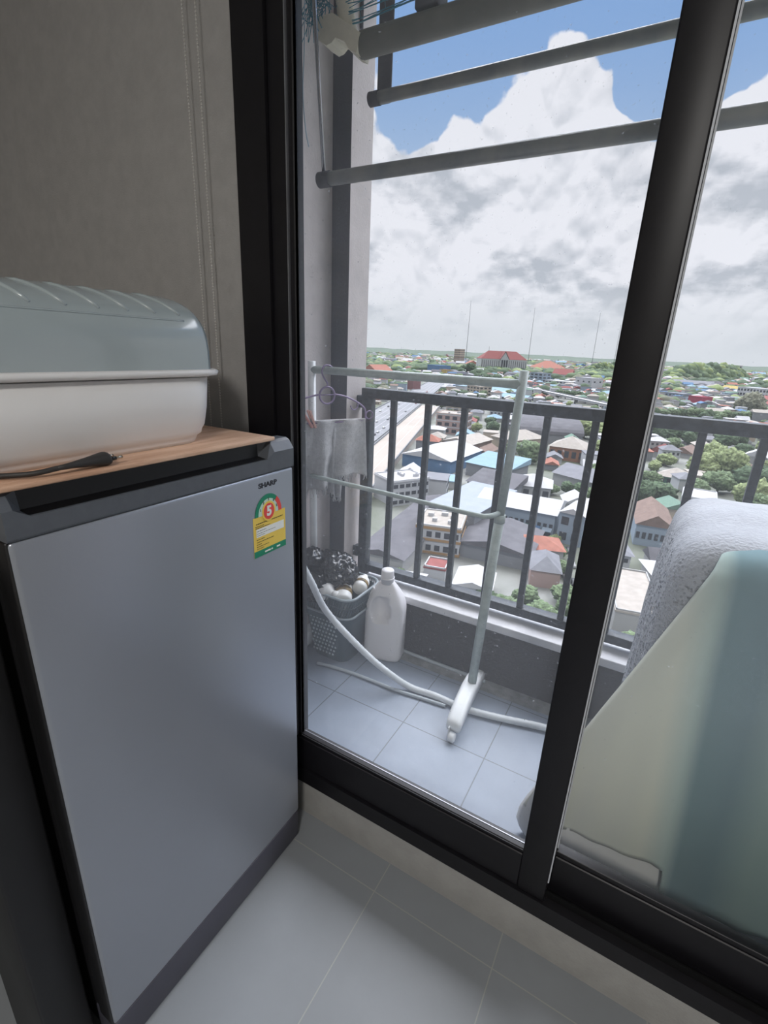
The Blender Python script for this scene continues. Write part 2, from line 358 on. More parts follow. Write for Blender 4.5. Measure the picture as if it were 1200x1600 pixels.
# ------------------------------------------------------------------ fridge
m_door = mat('silver_grey_door_laminate', (158, 163, 172), .30, metal=.45, var=.02, vscale=3, spec=.5, bump=.02, bscale=400)
m_cap = mat('dark_grey_plastic', (88, 92, 98), .42, var=.06, vscale=60)
m_body = mat('black_cabinet', (22, 22, 24), .5, var=.1)
m_recess = mat('black_recess_plastic', (12, 12, 14), .45, var=.1)
m_kick = mat('charcoal_kick_plastic', (70, 70, 80), .5, var=.06)
FX, FY0, FY1, FT = -.636, .236, .746, 1.092
fg = empty('refrigerator', (-.90, .49, 0)); tag(fg, 'silver single door refrigerator with dark plastic top edge standing beside the glass door', 'refrigerator')
def fp(name, mb, m, parent=fg, **k):
    o = mb.build(name, m, parent, **k)
    if parent is fg: o.location = (.90, -.49, 0)
    return o
fp('cabinet', MB().rbox(-1.17, -.688, FY0+.004, FY1-.004, .03, FT-.004, .006, 3), m_body)
fp('gasket', MB().rbox(-.689, -.676, FY0+.012, FY1-.012, .105, FT-.02, .003, 2), m_recess)
dr = fp('door', MB().rbox(-.677, FX, FY0, FY1, .100, 1.034, .007, 4), m_door)
fp('door_edge_trim', MB().rbox(-.678, -.6395, FY0-.002, FY0+.009, .100, 1.034, .003, 2), m_recess)
# moulded top cap with handle recess scooped out of its upper front edge
cp = MB(); prof = [(-.678, 1.034), (FX-.0005, 1.034), (FX+.001, 1.037), (FX+.001, 1.072), (-.646, 1.088), (-.654, FT), (-.678, FT)]
def cap_ring(y, dent):
    out = []
    for i, (x, z) in enumerate(prof):
        if dent and i in (3, 4, 5): x, z = [(FX+.0005, 1.060), (-.660, 1.062), (-.664, 1.088)][i-3]
        out.append(Vector((x, y, z)))
    return out
ys = [(FY0, 0), (FY0+.012, 0), (FY0+.03, 1), (FY1-.075, 1), (FY1-.055, 0), (FY1-.004, 0), (FY1, 0)]
cp.loft([cap_ring(y, d) for y, d in ys], smooth=False)
cpo = fp('door_cap', cp, m_cap, recalc=True)
rc = MB(); rc.loft([[Vector((x, y, z)) for x, z in ((-.6615, 1.0605), (FX-.004, 1.0608), (-.6600, 1.0635), (-.6630, 1.0885), (-.668, 1.0895), (-.668, 1.06))] for y in (FY0+.028, FY1-.073)], smooth=False)
fp('handle_recess', rc, m_recess, recalc=True)
fp('kick_plate', MB().rbox(-.70, FX-.002, FY0+.002, FY1-.002, .012, .097, .004, 3), m_kick)
for x in (-1.13, -.69):
    for y in (FY0+.04, FY1-.04): fp('foot', MB().lathe([(.015, 0), (.017, .004), (.012, .03)], c=(x, y, 0), n=14), m_recess)
# brand lettering on the door
m_logo = mat('dark_logo_lettering', (40, 42, 50), .4)
MT = Matrix(((0, 0, 1, FX+.0003), (1, 0, 0, .670), (0, 1, 0, 1.0125), (0, 0, 0, 1)))
lg = text_mesh('SHARP', .0135, m_logo, 'logo', fg, Matrix.Translation((.90, -.49, 0)) @ MT @ Matrix.Scale(1.25, 4, (1, 0, 0)), bold=.0004)
# energy rating sticker (lies on the door, its own part)
def flat(name, m, pts, dx, parent):       # polygon in (y,z) on the door plane
    x0, x1 = FX+dx, FX+dx+.0004; k = len(pts)
    vs = [Vector((x0, y, z)) for y, z in pts]+[Vector((x1, y, z)) for y, z in pts]
    fs = [list(range(k))[::-1], list(range(k, 2*k))]+[(i, (i+1) % k, k+(i+1) % k, k+i) for i in range(k)]
    o = MB().add(vs, fs).build(name, m, parent, True)
    return o
m_sty = mat('sticker_yellow', (238, 205, 92), .5, var=.03); m_stg = mat('sticker_green', (24, 132, 98), .5); m_str = mat('sticker_red', (226, 76, 70), .5)
m_stw = mat('sticker_white', (232, 234, 228), .5); m_stl = mat('sticker_pale_green', (196, 222, 208), .5); m_sti = mat('sticker_ink', (70, 66, 50), .6)
SY0, SY1 = .627, .717
stk = flat('energy_label', m_sty, [(SY0, .871), (SY1, .871), (SY1, .953), (SY0, .953)], .0002, fg); stk.location = (.90, -.49, 0)
flat('label_footer', m_stg, [(SY0, .871), (SY1, .871), (SY1, .884), (SY0, .884)], .0007, stk)
flat('label_table', m_stw, [(SY0+.007, .912), (SY1-.005, .912), (SY1-.005, .929), (SY0+.007, .929)], .0007, stk)
yc, zc, R0 = .6690, .953, .0365
def arc(r, a0, a1, n=24): return [(yc+r*math.cos(a0+(a1-a0)*i/n), zc+r*1.12*math.sin(a0+(a1-a0)*i/n)) for i in range(n+1)]
flat('label_arc', m_stg, arc(R0, 0, PI), .0006, stk)
flat('label_arc_red', m_str, arc(R0, 0, PI*.27, 10)+arc(R0*.75, PI*.27, 0, 10), .0012, stk)
flat('label_dial', m_stl, arc(R0*.77, 0, PI), .0010, stk)
flat('label_ring', m_sty, [(yc+.0185*math.cos(t*PI/16), zc+.006+.0205*math.sin(t*PI/16)) for t in range(32)], .0016, stk)
flat('label_disc', m_str, [(yc+.0145*math.cos(t*PI/16), zc+.006+.0165*math.sin(t*PI/16)) for t in range(32)], .0021, stk)
def stx(body, y, z, size, m, dx, name='numeral', bold=0):
    mt = Matrix(((0, 0, 1, FX+dx), (1, 0, 0, y), (0, 1, 0, z), (0, 0, 0, 1)))
    return text_mesh(body, size, m, name, stk, mt, bold=bold, extrude=.0002)
stx('5', yc, zc+.006, .027, m_stw, .0028, bold=.0012)
for i, ch in enumerate('12345'):
    a = PI-PI*(i+.5)/5; stx(ch, yc+.0235*math.cos(a), zc+.004+.0265*math.sin(a)*.98, .0075, m_sti, .0018, bold=.0002)
ln = MB()
for k, (z, y0, y1, h) in enumerate([(.9395, .007, .082, .0014), (.9345, .005, .028, .0010), (.9310, .005, .045, .0010), (.9245, .009, .034, .0010), (.9195, .009, .060, .0009), (.9155, .009, .030, .0009), (.907, .007, .030, .0010), (.9020, .007, .055, .0009), (.8970, .007, .020, .0009), (.8925, .007, .040, .0009), (.8880, .007, .026, .0008)]):
    x = y0; random.seed(k+3)
    while x < y1:
        wd = random.uniform(.002, .006); ln.box(FX+.0008, FX+.0013, SY0+x, SY0+min(x+wd, y1), z-h/2, z+h/2); x += wd+.0012
ln.build('print_lines', m_sti, stk)
for y0, y1 in ((.028, .044), (.062, .072), (.046, .050)):
    MB().box(FX+.0011, FX+.0016, SY0+y0, SY0+y1, .8755, .8785).build('print_mark', m_stw, stk)
random.seed(11)

bp_ = MB().rbox(-.84, -.69, .158, .226, 0, .98, .004, 2)
tag(bp_.build('black_panel', m_body), 'flat black panel box standing on the floor against the near side of the refrigerator', 'panel')
# board on top of the fridge
m_board = mat('pale_pine_board', (205, 160, 130), .7, var=.14, vscale=5, sc=(7, 1, 7), col2=(226, 190, 162), bump=.15, bscale=40)
bd = MB(); bd.rbox(-1.16, -.641, .14, .700, FT+.0005, FT+.008, .002, 2)
tag(bd.build('wooden_board', m_board), 'thin pale wooden board covering the top of the refrigerator', 'board')

# dish rack with dome lid
m_tub = mat('white_tub_plastic', (228, 226, 224), .38, var=.02, vscale=5, spec=.5)
m_lid = mat('smoky_translucent_lid', (162, 172, 174), .22, var=.02, spec=.6, coat=.3)
TX, TY = -.87, .365
tb = empty('dish_rack', (TX, TY, FT+.008)); tag(tb, 'white plastic dish rack tub with grey domed lid on top of the refrigerator', 'dish rack')
hy = .235; hx = .185; ZR = 1.222; Z0 = FT+.008
def off(o): o.location = (-TX, -TY, -Z0); return o
rg = []
for z, dx, dy in ((Z0, -.014, -.012), (Z0+.006, -.012, -.010), (Z0+.012, -.010, -.008), (Z0+.016, -.005, -.004), (Z0+.022, -.004, -.003), (Z0+.030, 0, 0), (Z0+.06, .004, .004), (ZR-.012, .006, .008)):
    rg.append(rrect(TX, TY, hx+dx, hy+dy, .05, z, 8))
t_ = MB().loft(rg); off(t_.build('tub', m_tub, tb))
rim = MB(); rim.loft([rrect(TX, TY, hx+.006, hy+.012, .05, ZR-.010, 8), rrect(TX, TY, hx+.014, hy+.026, .055, ZR-.008, 8), rrect(TX, TY, hx+.015, hy+.028, .055, ZR-.002, 8), rrect(TX, TY, hx+.012, hy+.024, .055, ZR+.001, 8), rrect(TX, TY, hx+.002, hy+.008, .05, ZR+.001, 8)])
off(rim.build('tub_rim', m_tub, tb))
# lid: arch profile in x-z swept along y, rounded far end
HL = .116; LX = hx-.002
def arch(y, s, drop, n=28):
    out = []
    for i in range(n+1):
        a = PI*i/n; c, d = math.cos(a), math.sin(a); p = .62
        x = TX+LX*s*math.copysign(abs(c)**.55, c); z = ZR+.001+HL*drop*abs(d)**.62
        out.append(Vector((x, y, z)))
    return out
sec = [(TY-hy, .965, .90), (TY-hy+.012, .985, .96), (TY-hy+.035, 1, 1)]+[(TY-hy+.035+k*(2*hy-.055)/12, 1, 1) for k in range(1, 12)]+[(TY+hy-.02, 1, 1), (TY+hy-.008, .992, .975), (TY+hy, .975, .93)]
ld = MB().loft([arch(*q) for q in sec], cap=True, closed=False)
ldo = off(ld.build('lid', m_lid, tb))
def lidpt(y, t, lift):
    a = t; c, d = math.cos(a), math.sin(a); x = TX+LX*math.copysign(abs(c)**.55, c); z = ZR+HL*abs(d)**.62
    nrm = Vector((math.cos(a)*.6, 0, max(.15, math.sin(a)))).normalized(); return Vector((x, y, z))+nrm*lift
for k in range(9):                                # moulded slanting vent ridges
    y = TY-hy+.075+k*.0435
    pts = [lidpt(y-.030+.034*q/8, .62+.62*(1-q/8)*1.0, .0005) for q in range(9)]
    rdg = MB().tube(pts, [.002]+[.0035]*7+[.002], 8); off(rdg.build('lid_vent', m_lid, ldo)).location = (0, 0, 0)
bl = [lidpt(TY-hy+.03+q*(2*hy-.07)/30, .52, .0003) for q in range(31)]
MB().tube(bl, .0016, 6).build('lid_crease', m_lid, ldo)

# power plug with cord
m_plug = mat('black_rubber_plug', (46, 44, 43), .55, var=.08); m_pin = mat('brass_pin', (190, 180, 165), .25, metal=1)
pg = empty('power_plug', (-.655, .37, FT+.008)); pg.rotation_euler = (0, 0, math.radians(8)); tag(pg, 'black two pin power plug with cord lying on the board beside the dish rack', 'power plug')
r_ = [[Vector((0, y, .0095))+Vector((math.cos(t*PI/8)*a, 0, math.sin(t*PI/8)*b)) for t in range(16)] for y, a, b in ((-.062, .003, .003), (-.045, .004, .004), (-.02, .008, .0065), (0, .012, .009), (.004, .014, .0093), (.007, .014, .0093), (.0075, .012, .008))]
MB().loft(r_).build('plug_body', m_plug, pg)
for sx in (-1, 1):
    q = MB().tube([(sx*.0085, .006, .0095), (sx*.0085, .016, .0095)], .0028, 8).build('pin_sleeve', m_recess, pg)
    MB().tube([(sx*.0085, .0155, .0095), (sx*.0085, .026, .0095)], .0023, 8).build('pin', m_pin, pg)
MB().tube(spline([(0, -.06, .0095), (-.012, -.085, .006), (-.04, -.11, .0045), (-.07, -.13, .0045)]), .0035, 8).build('cord', m_plug, pg)

# blind chain (two hanging strands of one loop)
m_chain = mat('white_bead_chain', (205, 203, 198), .5)
ch = MB()
for x, y in ((-.921, .790), (-.886, .790)):
    z = 2.30
    while z > .42: ch.sphere((x, y, z), .0021, 1); z -= .0058
    ch.tube([(x, y, 2.30), (x, y, .42)], .0006, 5)
lp = [(-.9035+.0175*math.cos(a), .790, .42+.0175*math.sin(a)) for a in [PI+PI*k/12 for k in range(13)]]
ch.tube(lp, .0012, 6)
bc = empty('blind_chain', (-.9035, .79, .40)); tag(bc, 'white beaded blind chain hanging in a loop against the tan wall', 'blind chain')
cho = ch.build('bead_strand', m_chain, bc); cho['kind'] = 'stuff'; cho.location = (.9035, -.79, -.40)
k_ = MB().rbox(-.93, -.877, .775, .817, 2.30, 2.36, .006, 3).build('chain_winder', m_tub, bc); k_.location = (.9035, -.79, -.40)

# ------------------------------------------------------------------ clothes rack on the balcony
m_rack = mat('pale_grey_green_powder_coat', (158, 170, 166), .45, var=.1, vscale=30, col2=(176, 186, 182))
m_rackw = mat('white_powder_coat', (222, 224, 224), .45, var=.05, vscale=30)
m_footw = mat('white_foot_plastic', (226, 229, 230), .45, var=.04)
rk = empty('clothes_rack', (-.8, 1.5, 0)); tag(rk, 'white metal clothes rack on wheels standing on the grey balcony tiles', 'clothes rack')
def kp(name, mb, m, par=None, **k):
    o = mb.build(name, m, par or rk, **k)
    if par is None: o.location = (.8, -1.5, 0)
    return o
PB = Vector((-.432, 1.50, .07)); PT = Vector((-.386, 1.495, 1.225)); LB = Vector((-1.172, 1.50, .07)); LT = Vector((-1.178, 1.495, 1.213))
mid = PB.lerp(PT, .60)
kp('upright', MB().tube([PB, mid], .0165, 16), m_rack); 
kp('upright', MB().tube([mid, PT], .0140, 16), m_rack)
kp('upright_joint', MB().tube([mid-Vector((0, 0, .02)), mid+Vector((0, 0, .008))], .0182, 16), m_rack)
kp('upright', MB().tube([LB, LT], .0150, 16), m_rackw)
RA, RB = Vector((-1.178, 1.495, 1.183)), Vector((-.389, 1.495, 1.186))
kp('top_rail', MB().tube([RA, RB], .0140, 14), m_rack)
kp('lower_bar', MB().tube(spline([(-1.174, 1.49, .80), (-1.165, 1.455, .795), (-1.10, 1.432, .793), (-.80, 1.430, .785), (-.48, 1.430, .776), (-.43, 1.437, .776), (-.412, 1.465, .777), (-.405, 1.50, .778)], 5), .0085, 10), m_rack)
def foot(cx, y0, y1, tilt):
    P = MB(); rr = []
    L = y1-y0
    for t in (0, .015, .05, .12, .3, .5, .7, .88, .95, .985, 1):
        hgt = .030+.030*(1-abs(2*t-1)**2.2); wd = .027*(1 if .03 < t < .97 else (.93 if .01 < t < .99 else .7)); z0 = .032+.012*(1-abs(2*t-1)**2)
        y = y0+L*t; x = cx+tilt*(t-.5)
        zt = z0+hgt*(1 if .01 < t < .99 else .7)
        rr.append([Vector((x+sx, y, z)) for sx, z in ((-wd, z0), (wd, z0), (wd, zt-.010), (wd*.72, zt-.002), (wd*.4, zt), (-wd*.4, zt), (-wd*.72, zt-.002), (-wd, zt-.010))])
    P.loft(rr); o = kp('foot', P, m_footw, recalc=True)
    for t in (.0, .95):
        x = cx+tilt*(t-.5); y = y0+L*t
        c = MB().lathe([(.0, -.011), (.014, -.011), (.017, -.008), (.017, .008), (.014, .011), (0, .011)], n=18, T=Matrix.Translation((x+.004, y-(.012 if t < .5 else 0), .0172)) @ Matrix.Rotation(PI/2, 4, 'Y'))
        c.box(x-.012, x-.008, y-.012, y+.012, .012, .05); c.build('caster', m_footw, o)
foot(-.434, 1.300, 1.640, -.026); foot(-1.165, 1.30, 1.635, 0)

# purple hanger with towel and clothes pegs
m_hang = mat('lavender_plastic', (136, 118, 152), .45, var=.05)
HC = Vector((-1.1, 1.487, 1.095)); ang = math.radians(64); hd = Vector((math.cos(ang), math.sin(ang), 0))
hg = empty('clothes_hanger', HC); tag(hg, 'lavender plastic hanger with round centre hooked over the rack rail', 'hanger')
def H(u, z): return hd*u+Vector((0, 0, z))
q = []
q.append(('hook', [H(0, .030), H(0, .045), H(-.010, .058), H(-.020, .075), H(-.021, .090), H(-.012, .1045), H(.002, .1075), H(.016, .103), H(.022, .096)], .0032))
q.append(('shoulder_bar', [H(.030, .004), H(.08, -.006), H(.135, -.030), H(.165, -.052), H(.170, -.075), H(.170, -.100)], .0034))
q.append(('shoulder_bar', [H(-.030, .004), H(-.08, -.006), H(-.12, -.022), H(-.130, -.045), H(-.130, -.075), H(-.130, -.100)], .0034))
for nm, p, r in q: MB().tube(spline(p, 5), r, 8).build(nm, m_hang, hg)
MB().tube([H(.031*math.cos(a*PI/12), .031*math.sin(a*PI/12)) for a in range(24)], .0036, 8, closed=True).build('centre_ring', m_hang, hg)
MB().tube([H(-.030, .002), H(.030, .002)], .0022, 8).build('cross_bar', m_hang, hg)
MB().tube([H(-.130, -.100), H(.170, -.100)], .0032, 8).build('trouser_bar', m_hang, hg)
for u0, z0 in ((.118, -.040), (.188, -.078)):
    MB().tube([H(u0+.016*math.cos(a*PI/10), z0+.016*math.sin(a*PI/10)) for a in (range(10, 22) if u0 < .15 else range(20))], .0026, 6, closed=u0 > .15).build('strap_loop', m_hang, hg)
m_towel = mat('grey_terry_towel', (206, 205, 206), .95, var=.12, vscale=70, bump=.8, bscale=420, spec=.1)
nd = Vector((math.sin(ang), -math.cos(ang), 0))
def towel(side, length, seed, u0, u1):
    NU, NV = 46, 34; g = []; random.seed(seed)
    for j in range(NV+1):
        row = []
        for i in range(NU+1):
            u = i/NU; v = j/NV
            hang = length*(1+.10*math.sin(u*5+seed)-.03*(u if side > 0 else 0)+.03*noise.noise((u*9, seed, 0)))
            z = -.096-v*hang
            amp = .006+.020*v**.7
            fold = math.sin(u*17+1.2*math.sin(v*2)+seed)*amp*(1.2-.9*u)+noise.noise((u*4, v*3, seed))*.010
            w0 = u0+(u1-u0)*(u+.04*v*math.sin(u*6+seed))
            row.append(hd*w0+nd*(side*(.006+.010*v)+fold)+Vector((0, 0, z)))
        g.append(row)
    return g
tw = empty('towel', HC+Vector((0, 0, -.1))); tag(tw, 'frayed grey towel folded over the lavender hanger on the rack', 'towel')
m = MB(); ga = towel(1, .240, 1, -.125, .168); gb = towel(-1, .285, 4, -.03, .075)
top = [[hd*(-.125+.293*i/46)+nd*(math.cos(a)*.0065)+Vector((0, 0, -.096+.0065*math.sin(a))) for i in range(47)] for a in [k*PI/6 for k in range(1, 6)]]
top2 = [[(hd*(-.125+.293*i/46) if True else 0)+nd*(-.006)+Vector((0, 0, -.098-.01*k)) for i in range(47)] for k in range(14)]
m.loft([r for r in ga[::-1]]+top+top2, cap=False, closed=False)
m.loft(gb, cap=False, closed=False)
for rowg, n_f in ((ga, 60), (gb, 60)):
    for k in range(n_f):
        i = random.uniform(0, 45.9); p = rowg[-1][int(i)].lerp(rowg[-1][int(i)+1], i % 1); L = random.uniform(.006, .022) * (2.6 if random.random() < .06 else 1)
        d = Vector((random.uniform(-.4, .4), random.uniform(-.4, .4), -1)); m.tube([p, p+d*L*.5, p+Vector((d.x*.3+random.uniform(-.3, .3), d.y*.3, -1))*L], .0006, 4, cap=False)
o = m.build('towel_cloth', m_towel, tw); o.location = (0, 0, .1)
sol = o.modifiers.new('thick', 'SOLIDIFY'); sol.thickness = .002
m_peg = mat('salmon_plastic', (214, 164, 150), .5)
for k, (u, rz, lab) in enumerate(((-.058, -.38, 'salmon pink clothes peg clipped at an angle on the towel'), (-.074, -.62, 'darker pink clothes peg half hidden behind the other peg on the towel'))):
    pe = empty('clothes_peg', HC+H(u, -.100)+nd*.004); tag(pe, lab, 'clothes peg')
    T = Matrix.Rotation(ang, 4, 'Z') @ Matrix.Rotation(rz, 4, 'Y') @ Matrix.Translation((0, 0, .012))
    for sgn in (-1, 1):
        r2 = MB().rbox(-.0045, .0045, sgn*.006-.003, sgn*.006+.003, -.030, .040, .0015, 2, T=T @ Matrix.Rotation(-sgn*.09, 4, 'X')); r2.build('peg_arm', m_peg if k == 0 else mat('rose_plastic', (190, 128, 120), .5), pe)
    MB().tube([T @ Vector((-.006, 0, .006)), T @ Vector((.006, 0, .006))], .004, 8).build('spring', m_pin, pe)

# ------------------------------------------------------------------ basket, bag, bottles, jug
m_bask = mat('teal_grey_basket_plastic', (62, 78, 86), .42, var=.08, vscale=14)
m_brim = mat('grey_rim_plastic', (140, 150, 155), .4, var=.05)
m_hole = mat('white_seen_through_holes', (186, 196, 200), .6)
BX, BY, BH = -1.05, 1.515, .325
bk = empty('laundry_basket', (BX, BY, 0)); tag(bk, 'teal grey plastic laundry basket with holes in the balcony corner', 'basket')
def ring(t, dr=0):
    hx = .088+.045*t+dr; hyy = .080+.040*t+dr; return hx, hyy
def bloft(z0, z1, inner, par, nm, m, k=6):
    R = []
    for i in range(k+1):
        z = z0+(z1-z0)*i/k; a, b = ring(z/BH); R.append(rrect(0, 0, a, b, .045, z, 8))
    for i in range(k, -1, -1):
        z = z0+(z1-z0)*i/k; a, b = ring(z/BH, -inner); R.append(rrect(0, 0, a, b, .043, max(z, .006), 8))
    return MB().loft(R, cap=False).build(nm, m, par)
bw = bloft(0, .235, .004, bk, 'basket_wall', m_bask)
MB().loft([rrect(0, 0, .086, .078, .045, .001, 8), rrect(0, 0, .086, .078, .045, .007, 8)]).build('basket_base', m_bask, bk)
# round perforations of the wall shown by raised rings around pale holes (camera facing sides)
hl = MB(); hr = MB()
for r in range(9):
    z = .030+r*.021
    a, b = ring(z/BH)
    for c in range(8):
        x = -.070+c*.0165+(.008 if r % 2 else 0)
        if x > a-.05: continue
        hl.lathe([(0, 0), (.0052, 0), (.0052, .0012), (0, .0012)], n=10, T=Matrix.Translation((x, -b-.0002, z)) @ Matrix.Rotation(PI/2-.12, 4, 'X'))
hl.build('wall_holes', m_hole, bk)['kind'] = 'stuff'
# lattice band between the two rims
a1, b1 = ring(.72, .002); a2, b2 = ring(1, .002)
lat = MB(); pts0 = rrect(0, 0, a1, b1, .045, .235, 10); pts1 = rrect(0, 0, a2, b2, .048, BH, 10)
def resample(P, n):
    P = P+[P[0]]; d = [0]
    for i in range(1, len(P)): d.append(d[-1]+(P[i]-P[i-1]).length)
    out = []
    for k in range(n):
        t = d[-1]*k/n; i = max(j for j in range(len(d)) if d[j] <= t); i = min(i, len(P)-2); out.append(P[i].lerp(P[i+1], (t-d[i])/max(1e-9, d[i+1]-d[i])))
    return out
A_, B_ = resample(pts0, 72), resample(pts1, 72)
for k in range(72):
    lat.tube([A_[k], B_[(k+2) % 72]], .0019, 5)
lat.tube([x.lerp(y, .5) for x, y in zip(A_, B_)], .0022, 6, closed=True)
lat.build('lattice_band', m_bask, bk)
ib = MB().loft([[v*1 for v in rrect(0, 0, a1-.006, b1-.006, .045, .20, 8)], rrect(0, 0, a2-.012, b2-.012, .048, BH-.012, 8), rrect(0, 0, a2-.010, b2-.010, .048, BH-.012, 8), rrect(0, 0, a1-.004, b1-.004, .045, .20, 8)], cap=False)
ib.build('inner_liner', m_bask, bk)
MB().tube(rrect(0, 0, a2, b2, .05, BH, 10), .006, 8, closed=True).build('upper_rim', m_brim, bk)
MB().tube(rrect(0, 0, a1+.003, b1+.003, .045, .235, 10), .005, 8, closed=True).build('lower_rim', m_brim, bk)
# black bag
m_bag = mat('glossy_black_bag_film', (16, 17, 20), .22, spec=.7, var=.2, vscale=20)
def bagfn(seed, amp):
    def f(p):
        r = 1+amp*.55*noise.noise(Vector(p)*1.6+Vector((seed, 0, 0)))
        q = Vector(p)*3.2+Vector((seed*2, 3, 1)); r += amp*.55*(1-abs(noise.noise(q))*2.6)
        q = Vector(p)*7.5+Vector((seed, 5, 2)); return r+amp*.26*(1-abs(noise.noise(q))*2.6)
    return f
bg_ = empty('bin_bag', (-1.10, 1.495, .30)); tag(bg_, 'crumpled shiny black plastic bag stuffed on top of the laundry basket', 'plastic bag')
def bp(nm, c, r, sd, amp, sub=5):
    o = MB().sphere((c[0]+1.10, c[1]-1.495, c[2]-.30), r, sub, bagfn(sd, amp)).build(nm, m_bag, bg_)
bp('bag_body', (-1.09, 1.52, .375), (.102, .088, .070), 2, .26)
bp('bag_knot', (-1.155, 1.46, .430), (.042, .050, .040), 7, .35, 4)
bp('bag_fold', (-1.12, 1.415, .335), (.07, .045, .060), 12, .28, 4)
# bottles and rolls inside the basket
m_wb = mat('white_bottle_plastic', (232, 232, 230), .35, var=.02); m_yl = mat('mustard_label', (196, 158, 72), .5, var=.5, vscale=40, col2=(60, 52, 40))
def bottle(loc, rot, r, L, lab, par_lab):
    b = empty('bottle', loc); b.rotation_euler = rot; tag(b, lab, 'bottle', 'bottles in the laundry basket')
    MB().lathe([(0, 0), (r*.85, 0), (r, .008), (r, L*.72), (r*.92, L*.82), (r*.4, L*.93), (r*.34, L)], n=24).build('bottle_body', m_wb, b, True)
    MB().lathe([(0, L), (r*.42, L), (r*.42, L+.018), (0, L+.020)], n=16).build('bottle_cap', m_wb, b, True)
    if par_lab: MB().lathe([(r+.0006, L*.28), (r+.0006, L*.52)], n=24).build('bottle_label', m_yl, b)['label'] = 'mustard and dark printed label'
bottle((-1.135, 1.432, .318), (0, math.radians(86), math.radians(-6)), .036, .125, 'plain white bottle lying nearest the front rim of the basket', False)
bottle((-.972, 1.425, .300), (math.radians(-76), 0, math.radians(32)), .037, .12, 'white bottle with mustard label leaning in the middle of the basket', True)
bottle((-.950, 1.510, .325), (math.radians(-84), 0, math.radians(18)), .030, .085, 'small white bottle with mustard label leaning at the right rim of the basket', True)
# jug
m_jug = mat('translucent_white_jug', (224, 222, 224), .42, var=.02, vscale=6)
JX, JY = -.862, 1.590
jg = empty('plastic_jug', (JX, JY, 0), math.radians(12)); tag(jg, 'white plastic jug with moulded handle and screw cap standing beside the basket', 'jug')
NA, NZ = 72, 64; rows = []
for j in range(NZ+1):
    t = j/NZ; z = .355*t
    if t < .06: s = .90+.10*math.sin(t/.06*PI/2)
    elif t < .66: s = 1
    else: u = (t-.66)/.34; s = 1-.64*u**1.9
    hxx, hyy = .084*s, .050*max(s, .0)**1.15
    row = []
    for i in range(NA):
        a = 2*PI*i/NA; c, d = math.cos(a), math.sin(a); e_ = 2/4.2
        x = hxx*math.copysign(abs(c)**e_, c); y = hyy*math.copysign(abs(d)**e_, d)
        # grip hollow on the front left shoulder, leaves the handle at the outer edge
        q = ((x+.012)/.042)**2+((z-.238)/.062)**2
        if y < 0 and q < 1: y += .052*(1-q)**.5
        row.append(Vector((x, y, z)))
    rows.append(row)
MB().loft(rows).build('jug_body', m_jug, jg)
MB().lathe([(.027, .350), (.026, .372), (.030, .372), (.030, .376), (.0, .376)], n=28).build('neck', m_jug, jg, True)
MB().lathe([(.0, .374), (.0262, .374), (.0270, .378), (.0260, .405), (.024, .409), (0, .409)], n=28).build('screw_cap', m_jug, jg, True)
MB().tube(spline([(-.045, -.020, .325), (-.064, -.022, .30), (-.0735, -.022, .25), (-.074, -.022, .19)], 6), .009, 10).build('handle', m_jug, jg)
MB().box(-.0805, -.0785, -.022, .020, .035, .13).build('jug_label', mat('faded_brown_label', (120, 86, 72), .6, var=.25, vscale=50), jg)

# ------------------------------------------------------------------ hoses
m_hose = mat('white_ribbed_hose', (208, 213, 216), .5, var=.06, vscale=30); m_hose2 = mat('pale_grey_tube', (170, 178, 184), .5, var=.06)
pts = spline([(-1.19, 1.16, .80), (-1.06, 1.215, .60), aty(484, 905, 1.25), aty(510, 955, 1.30), aty(560, 1010, 1.35), aty(600, 1046, 1.39), (-.66, 1.440, .018), (-.56, 1.452, .0135), (-.50, 1.450, .0135), (-.42, 1.450, .0135), (-.30, 1.475, .0135), (-.13, 1.520, .0135), (.10, 1.555, .0135), (.40, 1.56, .0135), (.7, 1.5, .0135)], 14)
rr = [.0125+(.0007 if k % 2 else -.0003) for k in range(len(pts))]
tag(MB().tube(pts, rr, 12).build('drain_hose', m_hose), 'thick white hose sloping down past the basket and across the tiles under the rack', 'hose')
tag(MB().tube(spline([(-1.06, 1.372, .007), (-1.0, 1.385, .007), (-.90, 1.398, .007), (-.80, 1.402, .007), (-.70, 1.405, .007), (-.60, 1.418, .007), (-.50, 1.43, .007)], 8), .0065, 10).build('water_tube', m_hose2), 'thin grey tube lying on the tiles in front of the basket', 'hose')
tag(MB().tube(spline([(-1.0, 1.655, .009), (-.855, 1.650, .009), (-.6, 1.647, .009), (-.42, 1.648, .009)], 8), .0075, 10).build('wall_pipe', m_hose2), 'thin pale pipe running along the foot of the low balcony wall', 'pipe')

# ------------------------------------------------------------------ overhead poles, tube, netting
m_pole = mat('weathered_grey_pole', (134, 140, 142), .4, metal=.3, var=.15, vscale=12, col2=(156, 156, 150))
m_tub2 = mat('dusty_cream_tube', (150, 148, 138), .5, var=.2, vscale=10, col2=(120, 120, 112))
m_brk = mat('off_white_bracket_plastic', (214, 208, 190), .5, var=.08, vscale=20)
def pole(name, a, b, r, lab, m, n=18):
    e = empty(name, a); tag(e, lab, 'pole'); d = Vector(b)-Vector(a)
    MB().tube([(0, 0, 0), d], r, n).build('pole_tube', m, e)
    c = d.normalized(); MB().tube([-c*.004, c*.03], r*1.13, n).build('end_cap', m_dark, e)
    return e
A1 = Vector((-.912, 1.2, 1.684)); e1 = pole('drying_pole', A1, (1.9, 1.2, 1.684), .0165, 'lower grey drying pole hung across the balcony by a thin chrome rod', m_pole)
